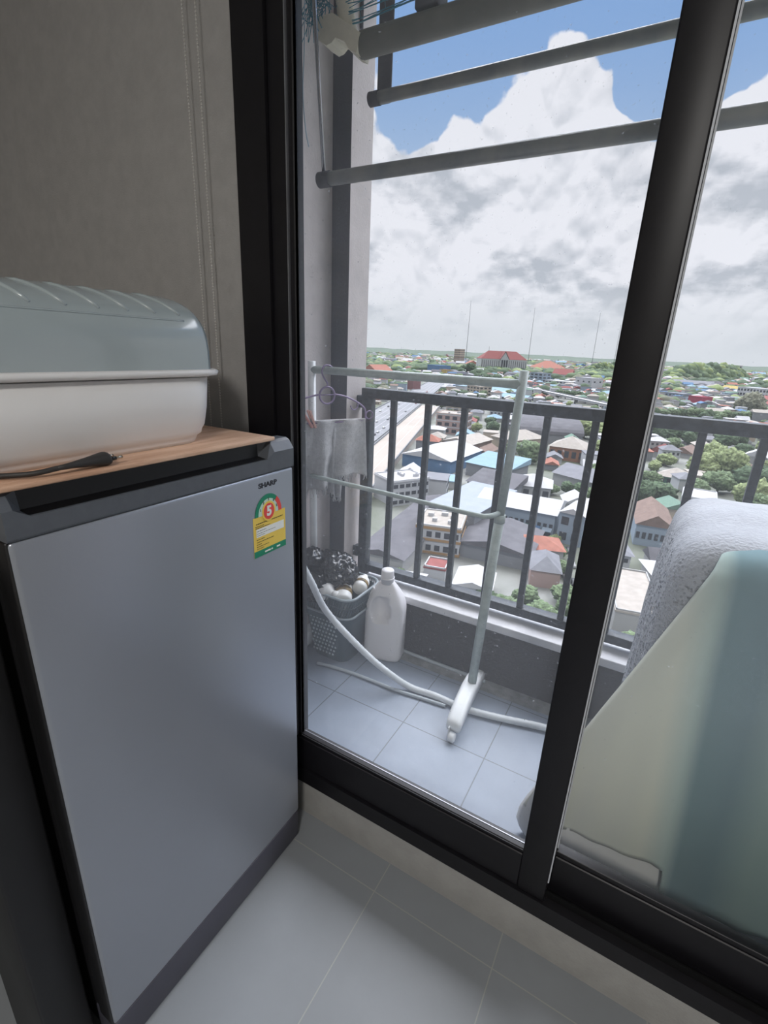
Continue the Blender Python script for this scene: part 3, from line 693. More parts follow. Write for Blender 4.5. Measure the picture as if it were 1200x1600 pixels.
MB().tube([(.010, 0, .01), (-.020, 0, .36), (-.035, 0, .914)], .0050, 10).build('hanger_rod', mat('chrome_rod', (170, 170, 175), .25, metal=1), e1)['label'] = 'thin chrome suspension rod'
MB().tube([(2.5, 0, .01), (2.5, 0, .914)], .0050, 10).build('hanger_rod', m_pole, e1)
A2 = Vector((-.990, 1.56, 2.004)); e2 = pole('drying_pole', A2, (1.9, 1.56, 2.004), .0175, 'upper grey drying pole hung across the balcony by a wide dark strap', m_pole)
MB().rbox(.012, .062, .012, .020, -.012, .594, .002, 1).build('hanger_strap', m_dark, e2)
A3 = aty(567, 71, 1.35); A3 = Vector((A3.x, 1.35, A3.z)); 
e3 = empty('awning_tube', A3); tag(e3, 'thick dusty roller tube crossing the top of the balcony from a cream bracket', 'awning tube')
MB().tube([(0, 0, 0), (2.5, .0, -.005)], .030, 22).build('roller_tube', m_tub2, e3)
MB().tube([(-.006, 0, 0), (.004, 0, 0)], .028, 22).build('tube_end', m_dark, e3)
MB().rbox(.16, .22, -.02, .045, .03, .585, .004, 2).build('ceiling_clamp', m_dark, e3)
# cream wall bracket with arm
b = MB()
P = [aty(x, y, 1.35)-A3 for x, y in ((500, 38), (530, 30), (572, 60), (566, 92), (556, 88), (548, 74), (534, 68), (528, 76), (520, 80), (508, 72), (502, 58))]
b.loft([[Vector((p.x, -.03, p.z)) for p in P], [Vector((p.x, .03, p.z)) for p in P]], smooth=False)
b.tube([Vector((-.045, .0, .02)), Vector((-.09, .02, .20)), Vector((-.11, .02, .58))], .024, 14)
bo = b.build('end_bracket', m_brk, e3, True); bo['label'] = 'off white plastic end bracket'
tag(MB().tube([aty(565, 45, 1.70), Vector((*aty(565, 45, 1.70).xy, 2.6))], .006, 8).build('cable', m_dark), 'thin dark cable hanging at the outer balcony corner', 'cable')
b = MB().rbox(-1.208, -1.150, 1.02, 1.25, 2.18, 2.45, .006, 3); tag(b.build('wall_box', m_brk), 'cream plastic box high on the left balcony wall', 'wall box')
# bird netting
m_net = mat('teal_nylon_net', (60, 130, 150), .6)
random.seed(5); nb = MB()
c0 = A3+Vector((-.135, -.03, .10))
for k in range(26):
    p = [c0+Vector((random.gauss(0, .022), random.gauss(0, .02), random.gauss(.01, .04))) for _ in range(5)]; nb.tube(spline(p, 4), .0011, 4, cap=False)
prev = None
for s_ in range(7):
    z = A3.z+.050+s_*.008; ptsn = [Vector((A3.x-.08+t*.075, 1.34+.012*noise.noise((t*.4, s_, 0)), z+.016*noise.noise((t*.35, s_*3.1, 2))+.001*t)) for t in range(38)]
    nb.tube(ptsn, .0011 if s_ else .002, 4, cap=False)
    if prev:
        for t in range(0, 37): nb.tube([prev[t], ptsn[t+(s_ % 2)]], .0008, 4, cap=False)
    prev = ptsn
tag(nb.build('bird_net', m_net), 'bunched teal bird netting tied over the cream bracket and along the tube', 'netting', kind='stuff')
tag(MB().tube(spline([A1+Vector((-.05, 0, .42)), A1+Vector((-.052, 0, .30)), A1+Vector((-.058, .0, .20)), A1+Vector((-.05, 0, .12)), A1+Vector((-.040, 0, .08))], 6), .0013, 5).build('net_string', mat('pale_blue_string', (150, 180, 200), .6)), 'loose pale blue string dangling beside the chrome rod', 'string')

# ------------------------------------------------------------------ draped appliance
m_lace = mat('white_lace_cover', (158, 161, 166), .7, var=.05, vscale=30, bump=.5, bscale=120)
# lace sides: procedural pattern of holes
n = m_lace.node_tree; bs = n.nodes['Principled BSDF']; t = n.nodes.new('ShaderNodeTexCoord')
vo = n.nodes.new('ShaderNodeTexVoronoi'); vo.inputs['Scale'].default_value = 120; n.links.new(t.outputs['Object'], vo.inputs[0])
n2 = n.nodes.new('ShaderNodeTexNoise'); n2.inputs['Scale'].default_value = 13; n2.inputs['Detail'].default_value = 4; n2.inputs['Distortion'].default_value = 2.5; n.links.new(t.outputs['Object'], n2.inputs[0])
a1_ = n.nodes.new('ShaderNodeMapRange'); n.links.new(vo.outputs['Distance'], a1_.inputs[0]); a1_.inputs[1].default_value = .28; a1_.inputs[2].default_value = .5; a1_.inputs[3].default_value = .12; a1_.inputs[4].default_value = .95
a2_ = n.nodes.new('ShaderNodeMapRange'); n.links.new(n2.outputs[0], a2_.inputs[0]); a2_.inputs[1].default_value = .47; a2_.inputs[2].default_value = .53; a2_.inputs[3].default_value = 0; a2_.inputs[4].default_value = .4
sx_ = n.nodes.new('ShaderNodeSeparateXYZ'); n.links.new(t.outputs['Object'], sx_.inputs[0])
a3_ = n.nodes.new('ShaderNodeMapRange'); n.links.new(sx_.outputs[2], a3_.inputs[0]); a3_.inputs[1].default_value = .84; a3_.inputs[2].default_value = .90
m1 = n.nodes.new('ShaderNodeMath'); m1.operation = 'ADD'; n.links.new(a1_.outputs[0], m1.inputs[0]); n.links.new(a2_.outputs[0], m1.inputs[1])
m2 = n.nodes.new('ShaderNodeMath'); m2.operation = 'ADD'; m2.use_clamp = True; n.links.new(m1.outputs[0], m2.inputs[0]); n.links.new(a3_.outputs[0], m2.inputs[1]); n.links.new(m2.outputs[0], bs.inputs['Alpha'])
# pale green cloth that turns teal to the right across a soft edge
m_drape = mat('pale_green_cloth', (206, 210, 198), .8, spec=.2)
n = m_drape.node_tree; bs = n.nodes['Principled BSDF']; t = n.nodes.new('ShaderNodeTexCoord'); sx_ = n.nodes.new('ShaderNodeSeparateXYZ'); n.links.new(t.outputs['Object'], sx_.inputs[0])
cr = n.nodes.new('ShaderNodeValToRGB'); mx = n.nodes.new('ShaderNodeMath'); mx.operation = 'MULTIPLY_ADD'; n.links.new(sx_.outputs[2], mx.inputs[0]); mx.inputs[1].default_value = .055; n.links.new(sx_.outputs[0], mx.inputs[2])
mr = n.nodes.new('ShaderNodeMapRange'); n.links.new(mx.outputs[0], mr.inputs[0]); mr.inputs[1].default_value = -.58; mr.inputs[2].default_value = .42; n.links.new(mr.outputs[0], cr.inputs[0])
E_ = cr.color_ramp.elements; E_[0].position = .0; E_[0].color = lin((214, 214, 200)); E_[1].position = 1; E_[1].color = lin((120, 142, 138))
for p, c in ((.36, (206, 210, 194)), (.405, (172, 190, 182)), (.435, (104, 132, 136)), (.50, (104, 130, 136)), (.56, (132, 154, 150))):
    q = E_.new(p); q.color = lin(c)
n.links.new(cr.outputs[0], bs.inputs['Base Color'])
m_lining = mat('white_lining_cloth', (226, 226, 222), .8, var=.02)
ap = empty('covered_appliance', (.38, 1.33, 0)); tag(ap, 'bulky appliance on the balcony draped in white lace and a pale green cloth', 'covered appliance')
def app(nm, mb, m, **k): o = mb.build(nm, m, ap, **k); return o
# appliance body hidden below
mbd = MB(); mbd.rbox(.10-.38, .64-.38, 1.13-1.33, 1.60-1.33, .02, .86, .02, 3); app('cabinet', mbd, m_wb)
R = []
def ring2(z, x0, x1, y0, y1, r, wav, ph):
    P = rrect((x0+x1)/2, (y0+y1)/2, (x1-x0)/2, (y1-y0)/2, r, z, 14); P = resample(P, 120)
    c = Vector(((x0+x1)/2, (y0+y1)/2, z)); out = []
    for i, p in enumerate(P):
        d = (p-c); d.z = 0; L = d.length; d.normalize(); out.append(p+d*wav*(math.sin(i*2*PI/120*17+ph)+.6*math.sin(i*2*PI/120*31+ph*2))-Vector((.38, 1.33, 0)))
    return out
for z, k, wv in ((.30, .0, .009), (.45, .0, .008), (.60, .002, .006), (.74, .006, .004), (.82, .012, .003), (.865, .020, .002), (.895, .038, .001), (.912, .065, 0), (.925, .11, 0), (.93, .17, 0), (.932, .225, 0)):
    R.append(ring2(z, .058+k, .68-k, 1.105+k*.8, 1.62-k, max(.02, .075-k*.25), wv, z*2))
lc = MB().loft(R, cap=False); lc.f.append([len(lc.v)-120+i for i in range(120)]); lc.mi.append(0); lc.sm.append(True)
for i, v in enumerate(lc.v):
    if v[2] > .86: lc.v[i] = (v[0], v[1], v[2]+.014*noise.noise((v[0]*7, v[1]*7, 0))+.05*max(0, v[1]+.02)*(1-max(0, -v[0]-.18)*2.2))
app('lace_cover', lc, m_lace)
# front drape: from the front top edge down to the floor, flaring to the left
NU, NV = 90, 60; g = []
HEM = [(-.3, .085), (-.02, .11), (.085, .135), (.165, .15), (.195, .14), (.222, .05), (.25, .025), (.31, .06), (.42, .073), (.9, .07)]
def interp(T_, x):
    for (x0, y0), (x1, y1) in zip(T_, T_[1:]):
        if x <= x1: return y0+(y1-y0)*max(0, (x-x0)/(x1-x0))
    return T_[-1][1]
def diag(z): return .155-.312*(.902-z)/.882
for j in range(NV+1):
    v = j/NV; row = []
    for i in range(NU+1):
        u = i/NU; xb = diag(.1)+(.70-diag(.1))*u; hem = interp(HEM, xb)+.003*math.sin(xb*70)
        z = hem+(.902+.004*math.sin(u*20)-hem)*(1-v); vv = (.902-z)/.882
        xl = diag(z); x = xl+(.70-xl)*u
        y = 1.082-.030*math.sin(min(1, vv)*PI*.5)+.008*math.sin(u*9+1)*vv
        y += .016*math.exp(-((x-.27)/.05)**2)*min(1, vv*1.6)-.012*math.exp(-((x-.12)/.08)**2)*vv
        y += (.030*(1-min(1, u/.10))**2)+.005*vv*vv*math.sin(x*75+vv*2)
        if v < .04: y += (.04-v)*.7
        row.append(Vector((x-.38, y-1.33, z)))
    g.append(row)
# soft roll over the top edge onto the lid
toprow = []
for k, (dy, dz_) in enumerate(((.075, .012), (.05, .012), (.025, .008))): toprow.append([p+Vector((.02*(1-i/NU)*(3-k), dy, dz_)) for i, p in enumerate(g[0])])
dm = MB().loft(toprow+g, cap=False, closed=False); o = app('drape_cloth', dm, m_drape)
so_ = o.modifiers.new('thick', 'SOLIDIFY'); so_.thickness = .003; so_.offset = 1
# white lining showing below left
g2 = []
for j in range(25):
    v = j/24; z = .30*(1-v)+.003; row = []
    xl = interp([(0, -.108), (.015, -.128), (.04, -.139), (.08, -.136), (.12, -.124), (.2, -.094), (.4, -.02)], z)
    for i in range(41):
        u = i/40; x = xl+(.225-xl)*u; y = 1.074-.012*v+.003*math.sin(u*14)+(.028*(1-min(1, u/.12))**2)
        row.append(Vector((x-.38, y-1.33, z)))
    g2.append(row)
o = app('lining_cloth', MB().loft(g2, cap=False, closed=False), m_lining); s3 = o.modifiers.new('thick', 'SOLIDIFY'); s3.thickness = .003

# ------------------------------------------------------------------ the town below (ground 60 m under the balcony)
GZ = -60.0
def cm(name, col, k=.47, **kw):
    g_ = sum(col)/3; col = tuple(c+(g_-c)*.28 for c in col)  # haze over the town put into the colours by greying them
    if 'col2' in kw: g2_ = sum(kw['col2'])/3; kw['col2'] = tuple(c+(g2_-c)*.28 for c in kw['col2'])
    m = mat(name, col, kw.pop('rough', .85), spec=.2, **kw); b = m.node_tree.nodes['Principled BSDF']
    for n in m.node_tree.nodes:
        if n.type == 'MIX':
            for i in (6, 7): n.inputs[i].default_value = tuple(v*k for v in n.inputs[i].default_value[:3])+(1,)
    b.inputs['Base Color'].default_value = tuple(v*k for v in b.inputs['Base Color'].default_value[:3])+(1,); return m
m_ground = cm('town_ground', (176, 178, 172), var=.0, col2=(120, 132, 100), vscale=.012, ramp=(.42, .62))
m_asph = cm('asphalt', (150, 152, 162), var=.12, vscale=.08)
m_road = cm('pale_road_concrete', (222, 206, 190), var=.08, vscale=.05); m_lane = cm('grey_road', (170, 172, 178), var=.1, vscale=.05)
m_white = cm('white_wall', (236, 238, 242)); m_pale = cm('pale_wall', (214, 214, 212)); m_cream = cm('cream_wall', (236, 214, 186)); m_pinkw = cm('pink_wall', (232, 188, 176)); m_bluew = cm('light_blue_wall', (180, 204, 226)); m_greyw = cm('grey_wall', (168, 172, 178)); m_orgw = cm('orange_wall', (220, 140, 96)); m_greenw = cm('green_wall', (80, 150, 128))
m_rgrey = cm('grey_sheet_roof', (160, 162, 172), var=.12, vscale=.3); m_rdark = cm('dark_fibre_roof', (126, 124, 132), var=.15, vscale=.2); m_rwhite = cm('white_sheet_roof', (234, 234, 238), var=.06, vscale=.3); m_rbeige = cm('beige_tile_roof', (216, 204, 190), var=.1, vscale=.5)
m_rred = cm('red_tile_roof', (196, 96, 90), var=.12, vscale=.5); m_rorg = cm('orange_tile_roof', (222, 130, 104), var=.12, vscale=.5); m_rblue = cm('blue_sheet_roof', (96, 150, 206), var=.1, vscale=.3); m_rcyan = cm('pale_cyan_roof', (160, 206, 232), var=.06, vscale=.3); m_rbrown = cm('brown_roof', (170, 136, 120), var=.15, vscale=.5); m_rgreen = cm('green_roof', (130, 176, 150), var=.1, vscale=.5); m_rbg = cm('blue_grey_flat_roof', (190, 202, 222), var=.05, vscale=.3)
m_win = cm('dark_window', (84, 88, 98), rough=.3); m_trimo = cm('orange_trim', (222, 166, 96)); m_yel = cm('yellow_sheet', (240, 208, 100)); m_crim = cm('crimson_sheet', (222, 60, 96)); m_awn = cm('green_awning', (60, 140, 116)); m_lil = cm('lilac_wall', (200, 200, 224))
m_tr = [cm('deep_green_leaves', (86, 116, 76), k=.5, var=.35, vscale=.9, bump=1, bscale=2), cm('mid_green_leaves', (112, 142, 86), k=.5, var=.35, vscale=.9), cm('yellow_green_leaves', (160, 184, 100), k=.5, var=.3, vscale=.9), cm('olive_leaves', (136, 140, 108), k=.5, var=.3, vscale=.9)]
m_tr2 = [cm(n_+'_crown', c_, k=.52, var=.5, vscale=7, bump=1, bscale=14) for n_, c_ in (('deep_green', (96, 126, 84)), ('mid_green', (122, 150, 98)), ('yellow_green', (164, 184, 112)), ('olive', (146, 148, 118)))]
m_trunk = cm('bark', (110, 96, 84))
def disc(name, r, z, m, kind='structure'):
    o = MB().add([(r*math.cos(2*PI*k/64), r*math.sin(2*PI*k/64), z) for k in range(64)], [list(range(64))]).build(name, m); o['kind'] = kind; return o
disc('ground', 14000, GZ, m_ground)
m_hill = cm('distant_wooded_hills', (104, 128, 104), k=.5, var=.2, vscale=.004)
hb = MB(); rows = []
for r_, hh in ((5200, 0), (6500, 26), (8200, 58), (9500, 74), (12500, 60)):
    rows.append([Vector((r_*math.sin(a), r_*math.cos(a), GZ-2+hh*(.75+.55*noise.noise((a*9, r_*.001, 0))+.25*noise.noise((a*31, r_*.001, 4)) - .35*max(0, a)))) for a in [-.75+1.25*k/160 for k in range(161)]])
hb.loft(rows, cap=False, closed=False); hb.build('hills', m_hill)['kind'] = 'structure'
FOOT = []      # occupied discs (x, y, r)
def seg_road(name, pts, w, h, m, label, cat, lift=0, barrier=True, lanes=0, group=None):
    pts = [Vector((p[0], p[1], GZ+lift)) for p in pts]; e = empty(name, pts[0]); mb = MB(); L = []; R_ = []
    for i, p in enumerate(pts):
        t = (pts[min(i+1, len(pts)-1)]-pts[max(i-1, 0)]).normalized(); n_ = Vector((-t.y, t.x, 0)); L.append(p+n_*w/2-pts[0]); R_.append(p-n_*w/2-pts[0])
    up = Vector((0, 0, h))
    mb.loft([[l, l+up, r+up, r] for l, r in zip(L, R_)], smooth=False); mb.build('deck', m, e, True)
    if barrier:
        for S_ in (L, R_): MB().loft([[p+up+Vector((a*.3, 0, b)) for a, b in ((-1, 0), (-1, 1.1), (1, 1.1), (1, 0))] for p in S_], smooth=False).build('barrier', m_greyw, e, True)
    if lift > 4:
        for i in range(0, len(pts)-1):
            for t in (.0, .33, .66):
                p = pts[i].lerp(pts[i+1], t)-pts[0]; MB().tube([p+Vector((0, 0, .1)), p-Vector((0, 0, lift))], 1.2, 8).build('pier', m_greyw, e)
    for k in range(lanes):
        f = (k+1)/(lanes+1); MB().loft([[l.lerp(r, f)+up+Vector((x, 0, z)) for x, z in ((-.2, .0), (-.2, .06), (.2, .06), (.2, 0))] for l, r in zip(L, R_)], smooth=False).build('lane_line', m_rwhite, e, True)
    for i in range(len(pts)-1):
        n_ = int((pts[i+1]-pts[i]).length/ (w*.5))+1
        for k in range(n_+1): p = pts[i].lerp(pts[i+1], k/n_); FOOT.append((p.x, p.y, w*.62))
    tag(e, label, cat, group); return e
hwd = Vector((-.327, .945, 0)); hwn = Vector((.945, .327, 0))
hp = Vector((-141, 281, 0))-hwn*10
def along(o, a, b): return [o+hwd*t for t in (a, (a+b)/2, b)]
seg_road('road', along(hp, -190, 230), 20, 3.5, m_road, 'pale peach concrete carriageway with a barrier on the left side of the town', 'road', lanes=2)
seg_road('highway', along(hp-hwn*34, -190, 700), 38, .6, m_lane, 'wide grey multi lane highway beyond the peach carriageway', 'highway', lanes=5)
P_ = [(-520, 1320), (-253*.86, 998*.86), (-63*.86, 736*.86), (25*.86, 607*.86), (85*.86, 560*.86), (300, 400)]
seg_road('flyover', P_, 15, 1.2, m_rwhite, 'pale elevated road on piers crossing the middle of the town', 'flyover', lift=8)
car_m = [cm('white_car_paint', (236, 238, 240), rough=.3), cm('red_car_paint', (190, 70, 76), rough=.3), cm('dark_car_paint', (80, 84, 92), rough=.3), cm('silver_car_paint', (180, 184, 190), rough=.3)]
def car_mesh(m):
    rr = []
    for y, w, z0, z1 in ((-2.2, .75, .35, .8), (-2.1, .85, .25, .95), (-1.2, .88, .25, 1.0), (-.7, .72, .25, 1.45), (.7, .74, .25, 1.5), (1.5, .86, .25, 1.0), (2.1, .85, .25, .85), (2.2, .75, .35, .7)):
        rr.append([Vector((-w, y, z0)), Vector((w, y, z0)), Vector((w, y, (z0+z1)*.55)), Vector((w*.9, y, z1)), Vector((-w*.9, y, z1)), Vector((-w, y, (z0+z1)*.55))])
    b = MB().loft(rr).build('car_body', m, None, True)
    return b
CARS = []
for k, m in enumerate(car_m):
    e = empty('car', (0, 0, -500)); b = car_mesh(m); b.parent = e
    for sx in (-.8, .8):
        for sy in (-1.35, 1.4): MB().lathe([(0, -.1), (.32, -.1), (.32, .1), (0, .1)], n=12, T=Matrix.Translation((sx, sy, .32)) @ Matrix.Rotation(PI/2, 4, 'Y')).build('wheel', m_win, e)
    CARS.append([e, False])
def car(k, x, y, rz, label, z=.62, group=None):
    e, used = CARS[k]
    if used: e = copy_tree(e)
    CARS[k][1] = True
    e.location = (x, y, GZ+z); e.rotation_euler = (0, 0, rz); tag(e, label, 'car', group)
    if group is None and 'group' in e: del e['group']
rzh = math.atan2(hwd.y, hwd.x)-PI/2
cn = ['white', 'red', 'dark', 'silver']
random.seed(21)
for k in range(34):
    o = hp-hwn*(34+random.choice((-13, -7, -1, 5, 11)))+hwd*(-120+k*17+random.uniform(-5, 5)); c = random.choice((0, 0, 2, 3, 3, 1))
    car(c, o.x, o.y, rzh, cn[c]+' car driving on the wide grey highway', group=cn[c]+' cars on the highway')

def winds(mb, w, h, rows, cols, y, x0=0, z0=0, ww=.6, wh=.5):
    out = []
    for r in range(rows):
        for c in range(cols):
            cx = x0+w*(c+.5)/cols; cz = z0+h*(r+.5)/rows; out.append((cx-w/cols*ww/2, cx+w/cols*ww/2, cz-h/rows*wh/2, cz+h/rows*wh/2))
    return out
def roof_mb(kind, x0, x1, y0, y1, z, h, ov=.8):
    b = MB(); x0 -= ov; x1 += ov; y0 -= ov; y1 += ov; w, d = x1-x0, y1-y0
    if kind == 'flat': b.box(x0+ov*.6, x1-ov*.6, y0+ov*.6, y1-ov*.6, z, z+.5)
    elif kind == 'gable':
        if w >= d: A = [(x0, y0, z), (x1, y0, z), (x1, y1, z), (x0, y1, z), (x0, (y0+y1)/2, z+h), (x1, (y0+y1)/2, z+h)]; F = [(0, 1, 5, 4), (2, 3, 4, 5), (0, 4, 3), (1, 2, 5), (0, 3, 2, 1)]
        else: A = [(x0, y0, z), (x1, y0, z), (x1, y1, z), (x0, y1, z), ((x0+x1)/2, y0, z+h), ((x0+x1)/2, y1, z+h)]; F = [(0, 1, 4), (2, 3, 5), (1, 2, 5, 4), (3, 0, 4, 5), (0, 3, 2, 1)]
        b.add(A, F)
    elif kind == 'hip':
        k = min(w, d)/2; A = [(x0, y0, z), (x1, y0, z), (x1, y1, z), (x0, y1, z)]
        A += [(x0+k, (y0+y1)/2, z+h), (x1-k+.01, (y0+y1)/2, z+h)] if w >= d else [((x0+x1)/2, y0+k, z+h), ((x0+x1)/2, y1-k+.01, z+h)]
        F = [(0, 1, 5, 4), (2, 3, 4, 5), (0, 4, 3), (1, 2, 5), (0, 3, 2, 1)] if w >= d else [(0, 1, 4), (2, 3, 5), (1, 2, 5, 4), (3, 0, 4, 5), (0, 3, 2, 1)]
        b.add(A, F)
    elif kind == 'shed': b.add([(x0, y0, z), (x1, y0, z), (x1, y1, z+h), (x0, y1, z+h), (x1, y1, z), (x0, y1, z)], [(0, 1, 2, 3), (0, 3, 5), (1, 4, 2), (5, 3, 2, 4), (0, 5, 4, 1)])
    elif kind == 'barrel':
        n = 14; b.loft([[Vector((x, (y0+y1)/2-d/2*math.cos(PI*k/n), z+h*math.sin(PI*k/n))) for k in range(n+1)] for x in (x0, x1)], smooth=False)
    return b
def bldg(name, label, cat, L, R, depth, h, kind='flat', wall=None, roof=None, rh=3, win=None, bands=None, extra=None, hpx=None, ww=.6, wh=.5, sidewin=True):
    A = atz(*L, GZ); B = atz(*R, GZ); d = B-A; w = d.length; ang = math.atan2(d.y, d.x)
    if hpx: h = hpx*A.length/FPX
    e = empty(name, A, ang); tag(e, label, cat)
    MB().box(0, w, 0, depth, 0, h).build('wall', wall or m_pale, e)
    roof_mb(kind, 0, w, 0, depth, h, rh, min(.8, w*.03+.2)).build('roof', roof or m_rgrey, e, kind == 'barrel')
    if kind == 'flat':
        p = MB(); t = .3; p.box(0, w, 0, t, h, h+.9); p.box(0, w, depth-t, depth, h, h+.9); p.box(0, t, 0, depth, h, h+.9); p.box(w-t, w, 0, depth, h, h+.9); p.build('parapet', wall or m_pale, e)
    if win:
        for x0, x1, z0, z1 in winds(None, w, h, win[0], win[1], 0, ww=ww, wh=wh): MB().box(x0, x1, -.15, .05, z0, z1).build('window', m_win, e)
        if sidewin:
            nc = max(2, int(depth/ (w/win[1])))
            for x0, x1, z0, z1 in winds(None, depth, h, win[0], nc, 0, ww=ww, wh=wh): MB().box(w-.05, w+.15, x0, x1, z0, z1).build('window', m_win, e)
    if bands:
        for z, t, m in bands:
            MB().box(-.25, w+.25, -.25, depth+.25, h*z, h*z+t).build('trim_band', m, e)
    FOOT.append(((A.x+B.x)/2-math.sin(ang)*depth/2, (A.y+B.y)/2+math.cos(ang)*depth/2, max(w, depth)*.56))
    if w > 2.2*depth or depth > 2.2*w:
        for f in (.12, .88):
            if w > depth: c = Vector((w*f, depth/2, 0))
            else: c = Vector((w/2, depth*f, 0))
            FOOT.append((A.x+c.x*math.cos(ang)-c.y*math.sin(ang), A.y+c.x*math.sin(ang)+c.y*math.cos(ang), min(w, depth)*.6))
    if extra: extra(e, w, depth, h)
    return e
# near
def vents(e, w, d, h):
    random.seed(int(w*10)); 
    for k in range(5):
        x, y = random.uniform(2, w-4), random.uniform(2, d-4); MB().box(x, x+random.uniform(1, 2.4), y, y+random.uniform(1, 2), h+.4, h+1.6).build('roof_vent', m_rwhite, e)
bldg('warehouse', 'large warehouse with flat dark grey roof beside the highway at lower left', 'warehouse', (556, 884), (628, 900), 62, 5, 'gable', m_pale, m_rdark, 2)
bldg('office_building', 'white building with two rows of dark windows next to the pale blue roof', 'building', (612, 792), (668, 784), 15, 10, 'flat', m_white, m_rwhite, win=(3, 6), ww=.7, wh=.45, extra=vents)
bldg('warehouse', 'tall block with broad pale blue grey roof behind the yellow trimmed building', 'warehouse', (668, 822), (738, 842), 34, 9, 'shed', m_greyw, m_rbg, 1.5)
bldg('apartment_building', 'white block with orange trim bands and cluttered roof near the dark warehouse', 'building', (648, 862), (716, 872), 16, 9, 'flat', m_white, m_rbeige, win=(2, 5), bands=[(.02, .8, m_trimo), (.5, .8, m_trimo), (.93, .9, m_trimo)], wh=.4, extra=vents)
bldg('market_hall', 'long low hall with dark grey roof in front of the tree lined car park', 'hall', (712, 868), (824, 893), 24, 5, 'gable', m_greyw, m_rdark, 2.5, extra=vents)
bldg('shed', 'small shed with dull red flat roof below the yellow trimmed building', 'shed', (661, 902), (694, 908), 7, 3, 'flat', m_white, m_rred)
bldg('shed', 'long low shed with white roof at the bottom behind the railing', 'shed', (600, 924), (655, 934), 8, 3, 'gable', m_pale, m_rwhite, 1)
bldg('shed', 'wide white roofed shed left of the big tree near the railing', 'shed', (706, 934), (764, 945), 11, 4, 'gable', m_white, m_rwhite, 1.6)
def shops(e, w, d, h):
    n = 7
    for k in range(n):
        MB().add([(w*k/n+.4, -.05, h*.42), (w*(k+1)/n-.4, -.05, h*.42), (w*(k+1)/n-.4, -2.2, h*.34), (w*k/n+.4, -2.2, h*.34), (w*k/n+.4, -.05, h*.46), (w*(k+1)/n-.4, -.05, h*.46), (w*(k+1)/n-.4, -2.2, h*.37), (w*k/n+.4, -2.2, h*.37)], [(0, 1, 2, 3), (7, 6, 5, 4), (0, 4, 5, 1), (2, 6, 7, 3), (1, 5, 6, 2), (0, 3, 7, 4)]).build('awning', (m_awn, m_rred, m_awn, m_bluew, m_awn, m_rblue, m_bluew)[k], e, True)
        MB().box(w*k/n+.7, w*(k+1)/n-.7, -.1, .05, .1, h*.33).build('shop_front', m_win, e)
bldg('shophouse_row', 'long shophouse row with white grey roof and pale blue front with green awnings', 'shophouse row', (742, 818), (862, 843), 20, 9, 'gable', m_bluew, m_rwhite, 3, win=(1, 14), wh=.2, extra=shops, sidewin=False)
bldg('shophouse', 'tall pale blue corner shophouse with white roof at the end of the row', 'shophouse', (868, 846), (905, 856), 17, 11, 'gable', m_bluew, m_rwhite, 2, win=(2, 2), wh=.5)
bldg('restaurant', 'building with orange red roof slopes in front of the shophouse row', 'building', (795, 872), (878, 880), 11, 4, 'hip', m_pale, m_rorg, 2.5)
bldg('house', 'grey hip roofed house behind the railing beside parked cars', 'house', (826, 915), (872, 922), 13, 5, 'hip', m_pinkw, m_rgrey, 3)
bldg('house', 'house with white hip roof between green trees in the middle distance', 'house', (798, 776), (858, 784), 16, 6, 'hip', m_pale, m_rwhite, 4, win=(1, 4))
bldg('warehouse', 'long grey gabled warehouse beyond the white hip roofed house', 'warehouse', (862, 756), (938, 778), 22, 6, 'gable', m_pale, m_rgrey, 4)
bldg('house', 'villa with beige hip roof and orange walls amid trees', 'house', (856, 716), (912, 724), 22, 8, 'hip', m_orgw, m_rbeige, 6, win=(1, 5))
bldg('house', 'low house with peach roof beside the orange walled villa', 'house', (800, 705), (850, 700), 20, 7, 'hip', m_cream, m_rbeige, 5)
bldg('market_hall', 'huge market hall with curved dark grey roof in the middle of the town', 'hall', (812, 690), (908, 697), 62, 7, 'barrel', m_greyw, m_rdark, 9)
bldg('warehouse', 'warehouse with bright pale cyan roof behind the railing', 'warehouse', (727, 742), (792, 757), 22, 7, 'shed', m_greyw, m_rcyan, 3)
bldg('warehouse', 'grey roofed building directly in front of the pale cyan roof', 'warehouse', (728, 775), (796, 790), 17, 7, 'shed', m_greyw, m_rdark, 3)
bldg('apartment_building', 'peach apartment block with three rows of dark windows beside the road', 'building', (680, 676), (726, 681), 20, 15, 'flat', m_pinkw, m_rbeige, win=(3, 4), bands=[(.33, .7, m_white), (.66, .7, m_white), (.96, .7, m_white)], extra=vents)
bldg('apartment_building', 'cream apartment block behind the peach one', 'building', (696, 650), (738, 654), 22, 15, 'flat', m_cream, m_rbeige, win=(3, 4), bands=[(.5, .8, m_white)])
bldg('warehouse', 'white roofed warehouse with rounded blue gable beside the peach carriageway', 'warehouse', (628, 728), (702, 742), 42, 7, 'gable', m_rblue, m_rwhite, 4)
bldg('warehouse', 'low building with brown and beige roof beyond the white warehouse', 'warehouse', (690, 702), (735, 710), 30, 6, 'gable', m_rbrown, m_rbeige, 3)
bldg('warehouse', 'brown roofed shed left of the bright green tree', 'shed', (735, 718), (760, 722), 20, 5, 'gable', m_cream, m_rbrown, 3)
